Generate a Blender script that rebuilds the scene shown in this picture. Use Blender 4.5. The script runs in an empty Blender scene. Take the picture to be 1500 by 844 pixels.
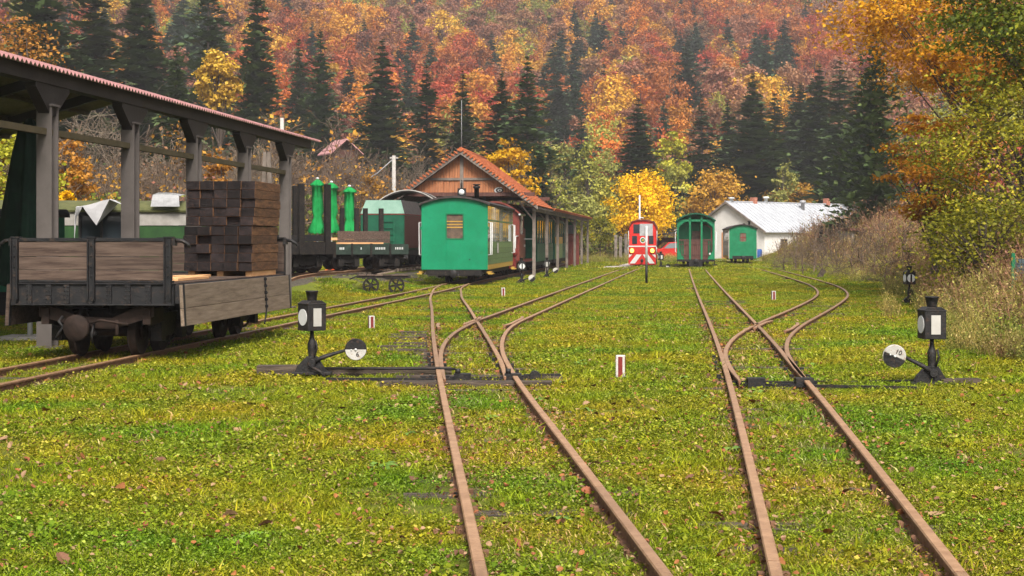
import bpy, bmesh, math, random
import numpy as np
from mathutils import Vector, Matrix

# ------------------------------------------------------------------ camera, sky, sun, exposure
sc = bpy.context.scene
F, HZ, CZ = 2400.0, 352.0, 1.547          # focal length and horizon row of the 1500x844 photograph, camera height
cam_d = bpy.data.cameras.new("camera")
cam = bpy.data.objects.new("camera", cam_d)
sc.collection.objects.link(cam)
cam.location = (0, 0, CZ)
cam.rotation_euler = (math.radians(90), 0, 0)
cam_d.sensor_width = 36
cam_d.lens = 36 * F / 1500
cam_d.shift_y = (HZ - 422) / 1500
cam_d.clip_start = 0.1
cam_d.clip_end = 3000
sc.camera = cam

SUN_EL, SUN_AZ = math.radians(48), math.radians(170)     # azimuth from +Y clockwise: behind the camera, a little to the right
world = bpy.data.worlds.new("World")
sc.world = world
world.use_nodes = True
wn, wl = world.node_tree.nodes, world.node_tree.links
bg = wn["Background"]
sky = wn.new("ShaderNodeTexSky")
sky.sky_type = 'NISHITA'
sky.sun_disc = False
sky.sun_elevation = SUN_EL
sky.sun_rotation = SUN_AZ
sky.air_density = 1.0
sky.dust_density = 5.0
hs = wn.new("ShaderNodeHueSaturation")
hs.inputs["Saturation"].default_value = 0.30
wl.new(sky.outputs[0], hs.inputs["Color"])
wl.new(hs.outputs[0], bg.inputs["Color"])
bg.inputs["Strength"].default_value = 0.06
sun_d = bpy.data.lights.new("sun", 'SUN')
sun_d.energy = 1.5
sun_d.angle = math.radians(18)
sun_d.color = (1.0, 0.95, 0.87)
sun = bpy.data.objects.new("sun", sun_d)
sc.collection.objects.link(sun)
sdir = Vector((math.sin(SUN_AZ) * math.cos(SUN_EL), math.cos(SUN_AZ) * math.cos(SUN_EL), math.sin(SUN_EL)))
sun.rotation_euler = sdir.to_track_quat('Z', 'Y').to_euler()
sun.location = (0, -20, 40)
sc.view_settings.view_transform = 'Standard'
sc.view_settings.look = 'None'
sc.view_settings.exposure = 1.98
sc.view_settings.gamma = 1.0
sc.cycles.use_denoising = True
sc.cycles.max_bounces = 6
sc.cycles.transparent_max_bounces = 8
sc.cycles.volume_bounces = 0

# ------------------------------------------------------------------ helpers
COL = sc.collection
R = math.radians
rnd = random.Random(7)

def G(px, row, z=0.0):
    """point of the horizontal plane at height z that the photograph shows at (px, row)"""
    Y = F * (CZ - z) / (row - HZ)
    return Vector(((px - 750) * Y / F, Y, z))

def Xat(px, Y): return (px - 750) * Y / F
def Zat(row, Y): return CZ + (HZ - row) * Y / F

def tag(o, label=None, cat=None, group=None, kind=None):
    if label: o["label"] = label
    if cat: o["category"] = cat
    if group: o["group"] = group
    if kind: o["kind"] = kind
    return o

def empty(name, loc, rz=0.0, label=None, cat=None, group=None):
    o = bpy.data.objects.new(name, None)
    o.empty_display_size = 0.2
    COL.objects.link(o)
    o.location = loc
    o.rotation_euler = (0, 0, rz)
    return tag(o, label, cat, group)

def copy_tree(o, parent=None):
    c = o.copy()
    COL.objects.link(c)
    c.parent = parent
    for ch in list(o.children):
        copy_tree(ch, c)
    return c

def link(name, me, parent=None, loc=None):
    o = bpy.data.objects.new(name, me)
    COL.objects.link(o)
    if parent: o.parent = parent
    if loc is not None: o.location = loc
    return o

class MB:
    """collects shapes, then builds them as ONE mesh object"""
    def __init__(s): s.v = []; s.f = []; s.mi = []; s.sm = []
    def add(s, vs, fs, mi=0, sm=False):
        n = len(s.v)
        s.v += [tuple(p) for p in vs]
        for f in fs:
            s.f.append([i + n for i in f]); s.mi.append(mi); s.sm.append(sm)
        return s
    def box(s, x0, x1, y0, y1, z0, z1, mi=0):
        return s.add([(x0,y0,z0),(x1,y0,z0),(x1,y1,z0),(x0,y1,z0),(x0,y0,z1),(x1,y0,z1),(x1,y1,z1),(x0,y1,z1)],
                     [(0,3,2,1),(4,5,6,7),(0,1,5,4),(1,2,6,5),(2,3,7,6),(3,0,4,7)], mi)
    def obox(s, c, size, rot=None, mi=0):
        c = Vector(c); M = rot.to_matrix() if hasattr(rot, 'to_matrix') else (rot or Matrix.Identity(3))
        vs = [c + M @ Vector((sx*size[0]/2, sy*size[1]/2, sz*size[2]/2)) for sz in (-1,1) for sx, sy in ((-1,-1),(1,-1),(1,1),(-1,1))]
        return s.add(vs, [(0,3,2,1),(4,5,6,7),(0,1,5,4),(1,2,6,5),(2,3,7,6),(3,0,4,7)], mi)
    def bar(s, p, q, w, h, up=(0,0,1), mi=0):
        p, q = Vector(p), Vector(q); d = (q - p); L = d.length; d.normalize()
        u = Vector(up); r = d.cross(u)
        if r.length < 1e-4: r = d.cross(Vector((1,0,0)))
        r.normalize(); u = r.cross(d)
        vs = [a + r*i*w/2 + u*j*h/2 for a in (p, q) for i, j in ((-1,-1),(1,-1),(1,1),(-1,1))]
        return s.add(vs, [(0,1,2,3),(7,6,5,4),(0,4,5,1),(1,5,6,2),(2,6,7,3),(3,7,4,0)], mi)
    def cyl(s, p, q, r0, r1=None, n=12, mi=0, cap=True, sm=True):
        return s.tube([p, q], [r0, r0 if r1 is None else r1], n, mi, cap, sm)
    def tube(s, pts, rs, n=8, mi=0, cap=True, sm=True):
        pts = [Vector(p) for p in pts]
        if not hasattr(rs, '__len__'): rs = [rs]*len(pts)
        base = len(s.v); u = None
        for k, p in enumerate(pts):
            d = (pts[min(k+1, len(pts)-1)] - pts[max(k-1, 0)]).normalized()
            if u is None:
                u = d.cross(Vector((0.31,0.17,0.93)))
                if u.length < 1e-3: u = d.cross(Vector((1,0,0)))
            u = (u - d*u.dot(d)); 
            if u.length < 1e-5: u = d.orthogonal()
            u.normalize(); w = d.cross(u)
            for j in range(n):
                a = 2*math.pi*j/n
                s.v.append(tuple(p + (u*math.cos(a) + w*math.sin(a))*rs[k]))
        for k in range(len(pts)-1):
            for j in range(n):
                a = base + k*n + j; b = base + k*n + (j+1) % n
                s.f.append([a, b, b+n, a+n]); s.mi.append(mi); s.sm.append(sm)
        if cap:
            s.f.append([base+j for j in range(n)][::-1]); s.mi.append(mi); s.sm.append(False)
            e = base + (len(pts)-1)*n
            s.f.append([e+j for j in range(n)]); s.mi.append(mi); s.sm.append(False)
        return s
    def lathe(s, prof, o=(0,0,0), axis=(0,0,1), n=16, mi=0, sm=True):
        """prof: list of (radius, distance along axis)"""
        o = Vector(o); d = Vector(axis).normalized()
        u = d.orthogonal().normalized(); w = d.cross(u); base = len(s.v)
        for r, h in prof:
            for j in range(n):
                a = 2*math.pi*j/n
                s.v.append(tuple(o + d*h + (u*math.cos(a) + w*math.sin(a))*max(r, 1e-4)))
        for k in range(len(prof)-1):
            for j in range(n):
                a = base + k*n + j; b = base + k*n + (j+1) % n
                s.f.append([a, b, b+n, a+n]); s.mi.append(mi); s.sm.append(sm)
        s.f.append([base+j for j in range(n)][::-1]); s.mi.append(mi); s.sm.append(False)
        e = base + (len(prof)-1)*n
        s.f.append([e+j for j in range(n)]); s.mi.append(mi); s.sm.append(False)
        return s
    def prism(s, poly, o, ax, ay, dz, mi=0):
        """polygon in plane (ax, ay) at o, extruded by vector dz"""
        o, ax, ay, dz = Vector(o), Vector(ax), Vector(ay), Vector(dz); n = len(poly)
        a = [o + ax*x + ay*y for x, y in poly]
        return s.add(a + [p + dz for p in a], [list(range(n))[::-1], list(range(n, 2*n))] +
                     [(i, (i+1) % n, n + (i+1) % n, n + i) for i in range(n)], mi)
    def build(s, name, mats, parent=None, loc=None, bevel=0.0, normals=True):
        me = bpy.data.meshes.new(name)
        me.from_pydata(s.v, [], s.f)
        for m in (mats if isinstance(mats, (list, tuple)) else [mats]): me.materials.append(m)
        me.polygons.foreach_set("material_index", s.mi)
        me.polygons.foreach_set("use_smooth", s.sm)
        if normals and len(s.f) < 30000:
            bm = bmesh.new(); bm.from_mesh(me)
            bmesh.ops.recalc_face_normals(bm, faces=bm.faces[:])
            bm.to_mesh(me); bm.free()
        me.update()
        o = link(name, me, parent, loc)
        if bevel:
            md = o.modifiers.new("bevel", 'BEVEL'); md.width = bevel; md.segments = 1; md.limit_method = 'ANGLE'
        return o

# ------------------------------------------------------------------ procedural materials
def nodes_of(name):
    m = bpy.data.materials.new(name); m.use_nodes = True
    nt = m.node_tree
    return m, nt.nodes, nt.links, nt.nodes["Principled BSDF"]

def mat(name, c1, c2=None, scale=4.0, rough=0.7, bump=0.0, bscale=40.0, metal=0.0, stretch=(1,1,1), c3=None, spec=0.22,
        spread=(0.35, 0.65), var=0.15):
    """noise-mixed colour (c1..c2, flecks of c3), noise bump, offset per object so copies differ"""
    m, n, l, p = nodes_of(name)
    c2 = c2 or tuple(min(1, x*1.25 + 0.01) for x in c1)
    tc = n.new("ShaderNodeTexCoord"); oi = n.new("ShaderNodeObjectInfo")
    mp = n.new("ShaderNodeMapping"); mp.inputs["Scale"].default_value = stretch
    mu = n.new("ShaderNodeVectorMath"); mu.operation = 'SCALE'
    l.new(oi.outputs["Random"], mu.inputs[3]) if False else None
    cx = n.new("ShaderNodeCombineXYZ")
    ml = n.new("ShaderNodeMath"); ml.operation = 'MULTIPLY'; ml.inputs[1].default_value = 37.0
    l.new(oi.outputs["Random"], ml.inputs[0])
    for i in range(3): l.new(ml.outputs[0], cx.inputs[i])
    l.new(tc.outputs["Object"], mp.inputs["Vector"]); l.new(cx.outputs[0], mp.inputs["Location"])
    n.remove(mu)
    nz = n.new("ShaderNodeTexNoise"); nz.inputs["Scale"].default_value = scale; nz.inputs["Detail"].default_value = 7
    nz.inputs["Roughness"].default_value = 0.62
    l.new(mp.outputs[0], nz.inputs["Vector"])
    cr = n.new("ShaderNodeValToRGB")
    cr.color_ramp.elements[0].position = spread[0]; cr.color_ramp.elements[1].position = spread[1]
    cr.color_ramp.elements[0].color = (*c1, 1); cr.color_ramp.elements[1].color = (*c2, 1)
    l.new(nz.outputs["Fac"], cr.inputs[0])
    out = cr.outputs[0]
    if c3:
        n2 = n.new("ShaderNodeTexNoise"); n2.inputs["Scale"].default_value = scale*2.7; n2.inputs["Detail"].default_value = 8
        n2.inputs["Roughness"].default_value = 0.7
        l.new(mp.outputs[0], n2.inputs["Vector"])
        r2 = n.new("ShaderNodeValToRGB"); r2.color_ramp.elements[0].position = 0.54; r2.color_ramp.elements[1].position = 0.66
        r2.color_ramp.elements[0].color = (0,0,0,1); r2.color_ramp.elements[1].color = (1,1,1,1)
        l.new(n2.outputs["Fac"], r2.inputs[0])
        mx = n.new("ShaderNodeMix"); mx.data_type = 'RGBA'
        l.new(r2.outputs[0], mx.inputs[0]); l.new(out, mx.inputs[6]); mx.inputs[7].default_value = (*c3, 1)
        out = mx.outputs[2]
    # small brightness difference from one object to the next
    hv = n.new("ShaderNodeHueSaturation"); mr = n.new("ShaderNodeMapRange")
    mr.inputs["To Min"].default_value = 1-var; mr.inputs["To Max"].default_value = 1+var
    l.new(oi.outputs["Random"], mr.inputs[0]); l.new(mr.outputs[0], hv.inputs["Value"]); l.new(out, hv.inputs["Color"])
    l.new(hv.outputs[0], p.inputs["Base Color"])
    p.inputs["Roughness"].default_value = rough; p.inputs["Metallic"].default_value = metal
    p.inputs["Specular IOR Level"].default_value = spec
    if bump:
        nb = n.new("ShaderNodeTexNoise"); nb.inputs["Scale"].default_value = bscale; nb.inputs["Detail"].default_value = 5
        l.new(mp.outputs[0], nb.inputs["Vector"])
        b = n.new("ShaderNodeBump"); b.inputs["Strength"].default_value = bump; b.inputs["Distance"].default_value = 0.02
        l.new(nb.outputs["Fac"], b.inputs["Height"]); l.new(b.outputs[0], p.inputs["Normal"])
    return m

def leafmat(name, ca, cb, cc=None, rough=0.6, trans=0.3, hue=0.02):
    """foliage: colour runs from ca to cb with the per-leaf attribute 'v', a third colour for a share of leaves, per-plant shift"""
    m, n, l, p = nodes_of(name)
    at = n.new("ShaderNodeAttribute"); at.attribute_name = "v"
    cr = n.new("ShaderNodeValToRGB"); e = cr.color_ramp.elements
    e[0].color = (*ca, 1); e[1].color = (*cb, 1); e[0].position = 0.1; e[1].position = 0.85 if cc else 1.0
    if cc:
        x = e.new(1.0); x.color = (*cc, 1)
    l.new(at.outputs["Fac"], cr.inputs[0])
    oi = n.new("ShaderNodeObjectInfo"); hv = n.new("ShaderNodeHueSaturation")
    m1 = n.new("ShaderNodeMapRange"); m1.inputs["To Min"].default_value = 0.5 - hue; m1.inputs["To Max"].default_value = 0.5 + hue
    m2 = n.new("ShaderNodeMapRange"); m2.inputs["To Min"].default_value = 0.75; m2.inputs["To Max"].default_value = 1.25
    ml = n.new("ShaderNodeMath"); ml.operation = 'MULTIPLY'; ml.inputs[1].default_value = 7.31
    fr = n.new("ShaderNodeMath"); fr.operation = 'FRACT'
    l.new(oi.outputs["Random"], m1.inputs[0]); l.new(oi.outputs["Random"], ml.inputs[0]); l.new(ml.outputs[0], fr.inputs[0])
    l.new(fr.outputs[0], m2.inputs[0]); l.new(m1.outputs[0], hv.inputs["Hue"]); l.new(m2.outputs[0], hv.inputs["Value"])
    l.new(cr.outputs[0], hv.inputs["Color"])
    l.new(hv.outputs[0], p.inputs["Base Color"]); p.inputs["Roughness"].default_value = rough
    p.inputs["Specular IOR Level"].default_value = 0.25
    tr = n.new("ShaderNodeBsdfTranslucent"); l.new(hv.outputs[0], tr.inputs["Color"])
    mx = n.new("ShaderNodeMixShader"); mx.inputs[0].default_value = trans
    l.new(p.outputs[0], mx.inputs[1]); l.new(tr.outputs[0], mx.inputs[2])
    l.new(mx.outputs[0], n["Material Output"].inputs["Surface"])
    return m

def glassmat(name, tint=(0.02,0.025,0.03), rough=0.05):
    m, n, l, p = nodes_of(name)
    p.inputs["Base Color"].default_value = (*tint, 1); p.inputs["Roughness"].default_value = rough
    p.inputs["Specular IOR Level"].default_value = 0.8
    return m

def emitmat(name, col, s):
    m, n, l, p = nodes_of(name)
    p.inputs["Base Color"].default_value = (*col, 1)
    p.inputs["Emission Color"].default_value = (*col, 1); p.inputs["Emission Strength"].default_value = s
    return m

MT = dict(
    rail_top = mat("rail_worn_top", (0.19,0.102,0.049), (0.285,0.165,0.088), 9, 0.5, 0.15, 60, 0.0, c3=(0.17,0.085,0.045), spec=.35),
    rail_side = mat("rail_rusty_side", (0.11,0.055,0.03), (0.20,0.10,0.055), 14, 0.9, 0.5, 50),
    sleeper = mat("old_sleeper_wood", (0.03,0.022,0.017), (0.105,0.078,0.058), 6, 0.9, 0.6, 30, stretch=(0.4,4,4)),
    iron = mat("black_iron", (0.006,0.006,0.0065), (0.018,0.016,0.015), 8, 0.55, 0.3, 40, 0.0, c3=(0.035,0.021,0.014)),
    iron_dk = mat("dark_underframe", (0.006,0.0055,0.0055), (0.018,0.015,0.013), 7, 0.7, 0.3, 40, 0.2, c3=(0.045,0.028,0.018)),
    steel_grey = mat("dark_grey_painted_steel", (0.007,0.007,0.008), (0.016,0.0155,0.016), 5, 0.6, 0.3, 50, 0.1, c3=(0.04,0.027,0.02)),
    wheel = mat("rusty_wheel", (0.013,0.0085,0.0065), (0.032,0.019,0.014), 9, 0.75, 0.3, 60, 0.3),
    wood_grey = mat("weathered_boards", (0.040,0.025,0.019), (0.105,0.072,0.055), 3.0, 0.85, 0.5, 30, stretch=(0.6,7,9), c3=(0.09,0.06,0.045)),
    wood_lit = mat("pale_weathered_boards", (0.12,0.085,0.057), (0.22,0.165,0.12), 3.0, 0.85, 0.5, 30, stretch=(7,0.6,9), c3=(0.16,0.12,0.09)),  # weathered boards brightened: light on the wagon's right side is in the colour
    wood_new = mat("fresh_planks", (0.45,0.22,0.09), (0.62,0.36,0.17), 3, 0.75, 0.3, 30, stretch=(6,0.8,6)),
    creosote_end = mat("creosoted_end_grain", (0.004,0.003,0.0032), (0.019,0.0135,0.0135), 9, 0.9, 0.8, 60, c3=(0.032,0.016,0.011), stretch=(1,1,1), var=.55),
    creosote_side = mat("creosoted_sides", (0.045,0.021,0.011), (0.15,0.072,0.032), 4, 0.85, 0.5, 30, stretch=(5,0.7,5), c3=(0.05,0.025,0.016), var=.3),
    white = mat("white_paint", (0.44,0.44,0.425), (0.52,0.52,0.50), 6, 0.5, 0.05),
    cream = mat("opal_panel", (0.29,0.275,0.25), (0.36,0.345,0.315), 5, 0.4),
    old_white = mat("chipped_white_paint", (0.32,0.305,0.275), (0.42,0.40,0.365), 12, 0.7, 0.2, 60, c3=(0.25,0.17,0.12)),
    red = mat("signal_red_paint", (0.36,0.014,0.011), (0.44,0.024,0.017), 5, 0.4, 0.05),
    red_old = mat("faded_red_paint", (0.11,0.011,0.010), (0.18,0.026,0.021), 12, 0.6, 0.2),
    green = mat("bright_green_sheet", (0.0,0.145,0.062), (0.003,0.185,0.083), 1.6, 0.5, 0.35, 2.4, c3=(0.004,0.15,0.072)),
    green_dk = mat("dark_green_paint", (0.003,0.055,0.028), (0.006,0.08,0.04), 4, 0.5, 0.2, 5),
    green_mid = mat("mid_green_paint", (0.003,0.105,0.042), (0.008,0.14,0.06), 3, 0.5, 0.25, 3),
    green_side = mat("sage_green_boards", (0.085,0.135,0.048), (0.125,0.18,0.07), 5, 0.6, 0.2, 20, stretch=(2,0.5,3)),
    ochre = mat("ochre_boards", (0.32,0.19,0.03), (0.40,0.25,0.05), 5, 0.7, 0.2),
    roof_dk = mat("tarred_roof", (0.020,0.017,0.016), (0.045,0.038,0.034), 5, 0.8, 0.4, 30),
    maroon = mat("maroon_paint", (0.10,0.022,0.016), (0.15,0.035,0.025), 4, 0.45, 0.1),
    brown_dk = mat("dark_brown_boards", (0.055,0.022,0.016), (0.09,0.04,0.03), 5, 0.6, 0.2, stretch=(4,4,0.5)),
    glass = glassmat("dark_glass"),
    glass_w = glassmat("sky_tinted_glass", (0.15,0.165,0.17), 0.04),  # pale tint paints the sky's reflection into the panes
    pane_in = mat("dim_interior", (0.06,0.045,0.035), (0.14,0.09,0.06), 6, 0.5),
    pillar = mat("taupe_painted_steel", (0.075,0.064,0.058), (0.10,0.086,0.079), 3, 0.6, 0.1, 20),
    beam = mat("dark_taupe_steel", (0.014,0.011,0.0098), (0.023,0.0185,0.0165), 3, 0.6, 0.1, 20),
    purlin = mat("weathered_purlin", (0.06,0.048,0.022), (0.09,0.07,0.036), 4, 0.8, 0.2),
    pink_sheet = mat("faded_red_sheet_roof", (0.30,0.14,0.135), (0.40,0.205,0.195), 3, 0.55, 0.1, 20, c3=(0.42,0.2,0.19)),
    sheet_under = mat("roof_underside", (0.20,0.17,0.13), (0.27,0.23,0.18), 3, 0.8, 0.1),
    tile = mat("orange_roof_tile", (0.25,0.060,0.020), (0.37,0.105,0.036), 3, 0.8, 0.2, 20, c3=(0.15,0.06,0.035)),
    gable = mat("reddish_gable_boards", (0.24,0.085,0.035), (0.36,0.15,0.07), 3, 0.8, 0.3, 25, stretch=(6,6,0.5)),
    timber = mat("grey_brown_timber", (0.10,0.08,0.065), (0.19,0.155,0.13), 3, 0.85, 0.3, 25),
    plaster = mat("white_plaster", (0.58,0.555,0.52), (0.66,0.635,0.60), 1.5, 0.85, 0.1, 30),
    tin = mat("pale_tin_roof", (0.31,0.317,0.335), (0.38,0.387,0.405), 1.5, 0.45, 0.05, 10, 0.1),
    brick = mat("chimney_brick", (0.30,0.11,0.07), (0.42,0.18,0.12), 8, 0.85, 0.3),
    canvas_dk = mat("dark_green_canvas", (0.003,0.016,0.009), (0.006,0.028,0.015), 4, 0.8, 0.2),
    canvas = mat("green_parasol_canvas", (0.001,0.15,0.03), (0.008,0.21,0.05), 5, 0.9, 0.25, 8),
    tarp = mat("white_tarpaulin", (0.30,0.293,0.30), (0.37,0.362,0.37), 3, 0.5, 0.25, 6),
    concrete = mat("pale_concrete", (0.22,0.205,0.185), (0.30,0.28,0.255), 5, 0.9, 0.2),
    gravel = mat("pale_gravel", (0.30,0.255,0.22), (0.50,0.44,0.39), 6, 0.95, 0.8, 25),
    ballast = mat("dark_ballast", (0.03,0.024,0.02), (0.085,0.066,0.056), 14, 0.95, 1.0, 25, c3=(0.10,0.14,0.03)),
    orange = mat("orange_plastic", (0.75,0.13,0.02), (0.8,0.17,0.03), 5, 0.5),
    blue = mat("blue_plastic", (0.01,0.05,0.20), (0.015,0.07,0.25), 5, 0.5),
    bark = mat("bark", (0.05,0.036,0.028), (0.12,0.092,0.072), 5, 0.95, 0.8, 12, stretch=(3,3,0.6)),
    twig = mat("bare_twigs", (0.075,0.05,0.034), (0.15,0.105,0.072), 3, 0.95),
    twig_pale = mat("pale_bare_branches", (0.10,0.075,0.054), (0.18,0.14,0.10), 3, 0.95),
    lamp_on = emitmat("lit_headlamp", (1.0, 0.42, 0.05), 1.6),
    grey_sign = mat("sign_back", (0.20,0.198,0.20), (0.27,0.267,0.27), 8, 0.5, 0.1),
)
# ------------------------------------------------------------------ terrain and track lines (world metres, Y away from the camera)
class Line:
    """smooth curve X(Y) through given points"""
    def __init__(s, pts):
        s.y = np.array([p[0] for p in pts], float); s.x = np.array([p[1] for p in pts], float)
        n = len(pts); h = np.diff(s.y); A = np.eye(n); b = np.zeros(n)
        for i in range(1, n-1):
            A[i, i-1:i+2] = h[i-1], 2*(h[i-1]+h[i]), h[i]
            b[i] = 3*((s.x[i+1]-s.x[i])/h[i] - (s.x[i]-s.x[i-1])/h[i-1])
        s.c = np.linalg.solve(A, b); s.h = h
    def __call__(s, y):
        y = np.asarray(y, float); i = np.clip(np.searchsorted(s.y, y) - 1, 0, len(s.y)-2)
        t = y - s.y[i]; h = s.h[i]; c0, c1 = s.c[i], s.c[i+1]
        b = (s.x[i+1]-s.x[i])/h - h*(2*c0 + c1)/3
        lo = np.minimum(t, 0); hi = np.maximum(t - h, 0); tt = np.clip(t, 0, h)
        val = s.x[i] + b*tt + c0*tt**2 + (c1-c0)/(3*h)*tt**3
        return val + lo*b + hi*(b + 2*c0*h + (c1-c0)*h)
    def slope(s, y): return float(s(y + 0.05) - s(y - 0.05)) / 0.1

LA = Line([(1,0.645),(7.06,0.272),(12,-0.035),(16.7,-0.325),(26.5,-0.88),(36,-1.37),(43,-1.73),(46,-1.83),(49,-1.93),(52,-1.92),(56,-1.76)])
LAR = Line([(1,0.645),(7.06,0.272),(12,-0.035),(16.7,-0.325),(19,-0.44),(21.2,-0.52),(24.5,-0.53),(28.3,-0.36),(31.6,-0.01),(38.6,0.79),(49.6,2.06),(72.4,4.70),(96,7.55),(125,11.0)])
LB = Line([(2,-7.08),(16.5,-5.57),(30,-4.17),(44,-2.71),(49,-2.25),(55,-1.83),(66,-0.85),(80,0.62),(110,3.75),(130,5.85)])
LC = Line([(1,0.86),(7.06,1.545),(16.7,2.62),(40,4.99),(80.8,9.14),(115,12.6)])
LCB = Line([(1,0.86),(7.06,1.545),(16.7,2.62),(21,3.13),(24.3,3.70),(28.4,4.65),(32.5,5.75),(38.2,7.25),(42.9,8.38),(47,9.17),(53,10.05),(59.9,10.80),(66,11.38),(81,12.75),(99,14.25),(125,16.4)])
LD = Line([(36,-9.2),(44,-7.2),(49,-6.2),(55,-5.35),(61,-4.75),(66,-4.15),(75,-3.15),(106,0.1),(125,2.1)])      # siding of the old wagons

def sst(a, b, t):
    t = np.clip((np.asarray(t, float) - a)/(b - a), 0, 1); return t*t*(3 - 2*t)

def zg(x, y):
    x = np.asarray(x, float); y = np.asarray(y, float)
    z = 0.012*np.sin(x*2.1 + y*0.7)*np.sin(y*1.3 - x*0.6) + 0.008*np.sin(x*4.7 + 1)*np.sin(y*3.9)
    z = z*sst(150, 60, y)
    bank = sst(0, 7, x - (LCB(np.minimum(y, 125)) + 2.2))*sst(14, 34, y)*1.9*sst(190, 120, y)
    z = z + bank + 0.06*np.sin(x*1.7)*np.sin(y*0.9)*bank
    left = sst(0, 1.9, LB(np.minimum(y, 110)) - 1.45 - x)*sst(41, 49, y)*0.48*sst(140, 112, y)
    z = z + left
    terr = 0
    lhill = sst(0, 40, y - 92)*np.clip(-6 - x, 0, 60)*0.055
    z = z + terr + lhill
    hy = np.clip(y - 172, 0, None)
    hill = 0.215*np.sqrt(hy**2 + 0)*sst(0, 60, hy) + 5*np.sin(x*0.021 + 1.0)*np.sin(y*0.017)*sst(0, 120, hy) + 2*np.sin(x*0.06)*np.sin(y*0.05 + 1)*sst(0, 80, hy)
    hill = hill + np.clip(-x - 25, 0, 150)*0.10*sst(0, 90, hy)
    return z + hill

def zs(x, y): return float(zg(x, y))

def grid_mesh(name, xs, ys, zf, m, dz=0.0):
    X, Y = np.meshgrid(xs, ys); Z = zf(X, Y) + dz
    nx, ny = len(xs), len(ys)
    v = np.stack([X, Y, Z], -1).reshape(-1, 3)
    f = [(j*nx+i, j*nx+i+1, (j+1)*nx+i+1, (j+1)*nx+i) for j in range(ny-1) for i in range(nx-1)]
    me = bpy.data.meshes.new(name); me.from_pydata(v.tolist(), [], f); me.materials.append(m)
    me.polygons.foreach_set("use_smooth", [True]*len(f)); me.update()
    return link(name, me)

def ground_material():
    m, n, l, p = nodes_of("turf_soil_and_forest_floor")
    g = n.new("ShaderNodeNewGeometry")
    def noise(scale, detail=6, rough=0.6):
        z = n.new("ShaderNodeTexNoise"); z.inputs["Scale"].default_value = scale; z.inputs["Detail"].default_value = detail
        z.inputs["Roughness"].default_value = rough; l.new(g.outputs["Position"], z.inputs["Vector"]); return z.outputs["Fac"]
    def ramp(src, stops):
        r = n.new("ShaderNodeValToRGB"); e = r.color_ramp.elements
        e[0].position, e[0].color = stops[0][0], (*stops[0][1], 1); e[1].position, e[1].color = stops[-1][0], (*stops[-1][1], 1)
        for s in stops[1:-1]:
            k = e.new(s[0]); k.color = (*s[1], 1)
        l.new(src, r.inputs[0]); return r.outputs[0]
    def mix(f, a, b):
        x = n.new("ShaderNodeMix"); x.data_type = 'RGBA'; l.new(f, x.inputs[0])
        for s, i in ((a, 6), (b, 7)):
            if isinstance(s, tuple): x.inputs[i].default_value = (*s, 1)
            else: l.new(s, x.inputs[i])
        return x.outputs[2]
    turf = ramp(noise(0.55, 8, 0.65), [(0.30,(0.07,0.10,0.008)),(0.48,(0.12,0.15,0.012)),(0.62,(0.18,0.18,0.02)),(0.75,(0.15,0.11,0.035))])
    fine = ramp(noise(38, 5, 0.75), [(0.36,(0.02,0.022,0.008)),(0.50,(0.08,0.09,0.012)),(0.66,(0.20,0.20,0.04))])
    f1 = n.new("ShaderNodeValue"); f1.outputs[0].default_value = 0.45
    col = mix(f1.outputs[0], turf, fine)
    soil = ramp(noise(3.1, 8, 0.7), [(0.54,(0,0,0)),(0.64,(1,1,1))])
    col = mix(soil, col, (0.085,0.06,0.035))
    sx = n.new("ShaderNodeSeparateXYZ"); l.new(g.outputs["Position"], sx.inputs[0])
    far = n.new("ShaderNodeMapRange"); far.inputs["From Min"].default_value = 118; far.inputs["From Max"].default_value = 150
    l.new(sx.outputs["Y"], far.inputs[0])
    floor = ramp(noise(0.4, 8, 0.7), [(0.35,(0.08,0.05,0.028)),(0.55,(0.17,0.09,0.035)),(0.7,(0.10,0.10,0.03))])
    col = mix(far.outputs[0], col, floor)
    l.new(col, p.inputs["Base Color"]); p.inputs["Roughness"].default_value = 0.95
    p.inputs["Specular IOR Level"].default_value = 0.1
    b = n.new("ShaderNodeBump"); b.inputs["Strength"].default_value = 0.9; b.inputs["Distance"].default_value = 0.03
    l.new(noise(30, 6, 0.7), b.inputs["Height"]); l.new(b.outputs[0], p.inputs["Normal"])
    return m

xs = np.concatenate([np.linspace(-420,-60,19)[:-1], np.linspace(-60,-22,20)[:-1], np.arange(-22,24,0.5), np.linspace(24,60,20)[1:], np.linspace(60,420,19)[1:]])
ys = np.concatenate([np.linspace(-60,0,8)[:-1], np.arange(0,40,0.5), np.arange(40,130,1.5), np.arange(130,300,5), np.arange(300,900,15)])
ground = grid_mesh("ground", xs, ys, zg, ground_material())
tag(ground, kind="structure")

def strip(name, line, half, y0, y1, m, dz, step=1.0, wob=0.12):
    yy = np.arange(y0, y1 + 1e-6, step); v = []; f = []
    r = random.Random(3)
    for k, y in enumerate(yy):
        c = float(line(y))
        for t in (-1, -0.5, 0, 0.5, 1):
            x = c + t*(half + r.uniform(-wob, wob)*abs(t)); v.append((x, y, zs(x, y) + dz - (0.02 if abs(t) == 1 else 0)))
    for k in range(len(yy)-1):
        for i in range(4): f.append((k*5+i, k*5+i+1, k*5+6+i, k*5+5+i))
    me = bpy.data.meshes.new(name); me.from_pydata(v, [], f); me.materials.append(m); me.update()
    return tag(link(name, me), kind="structure")

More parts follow.
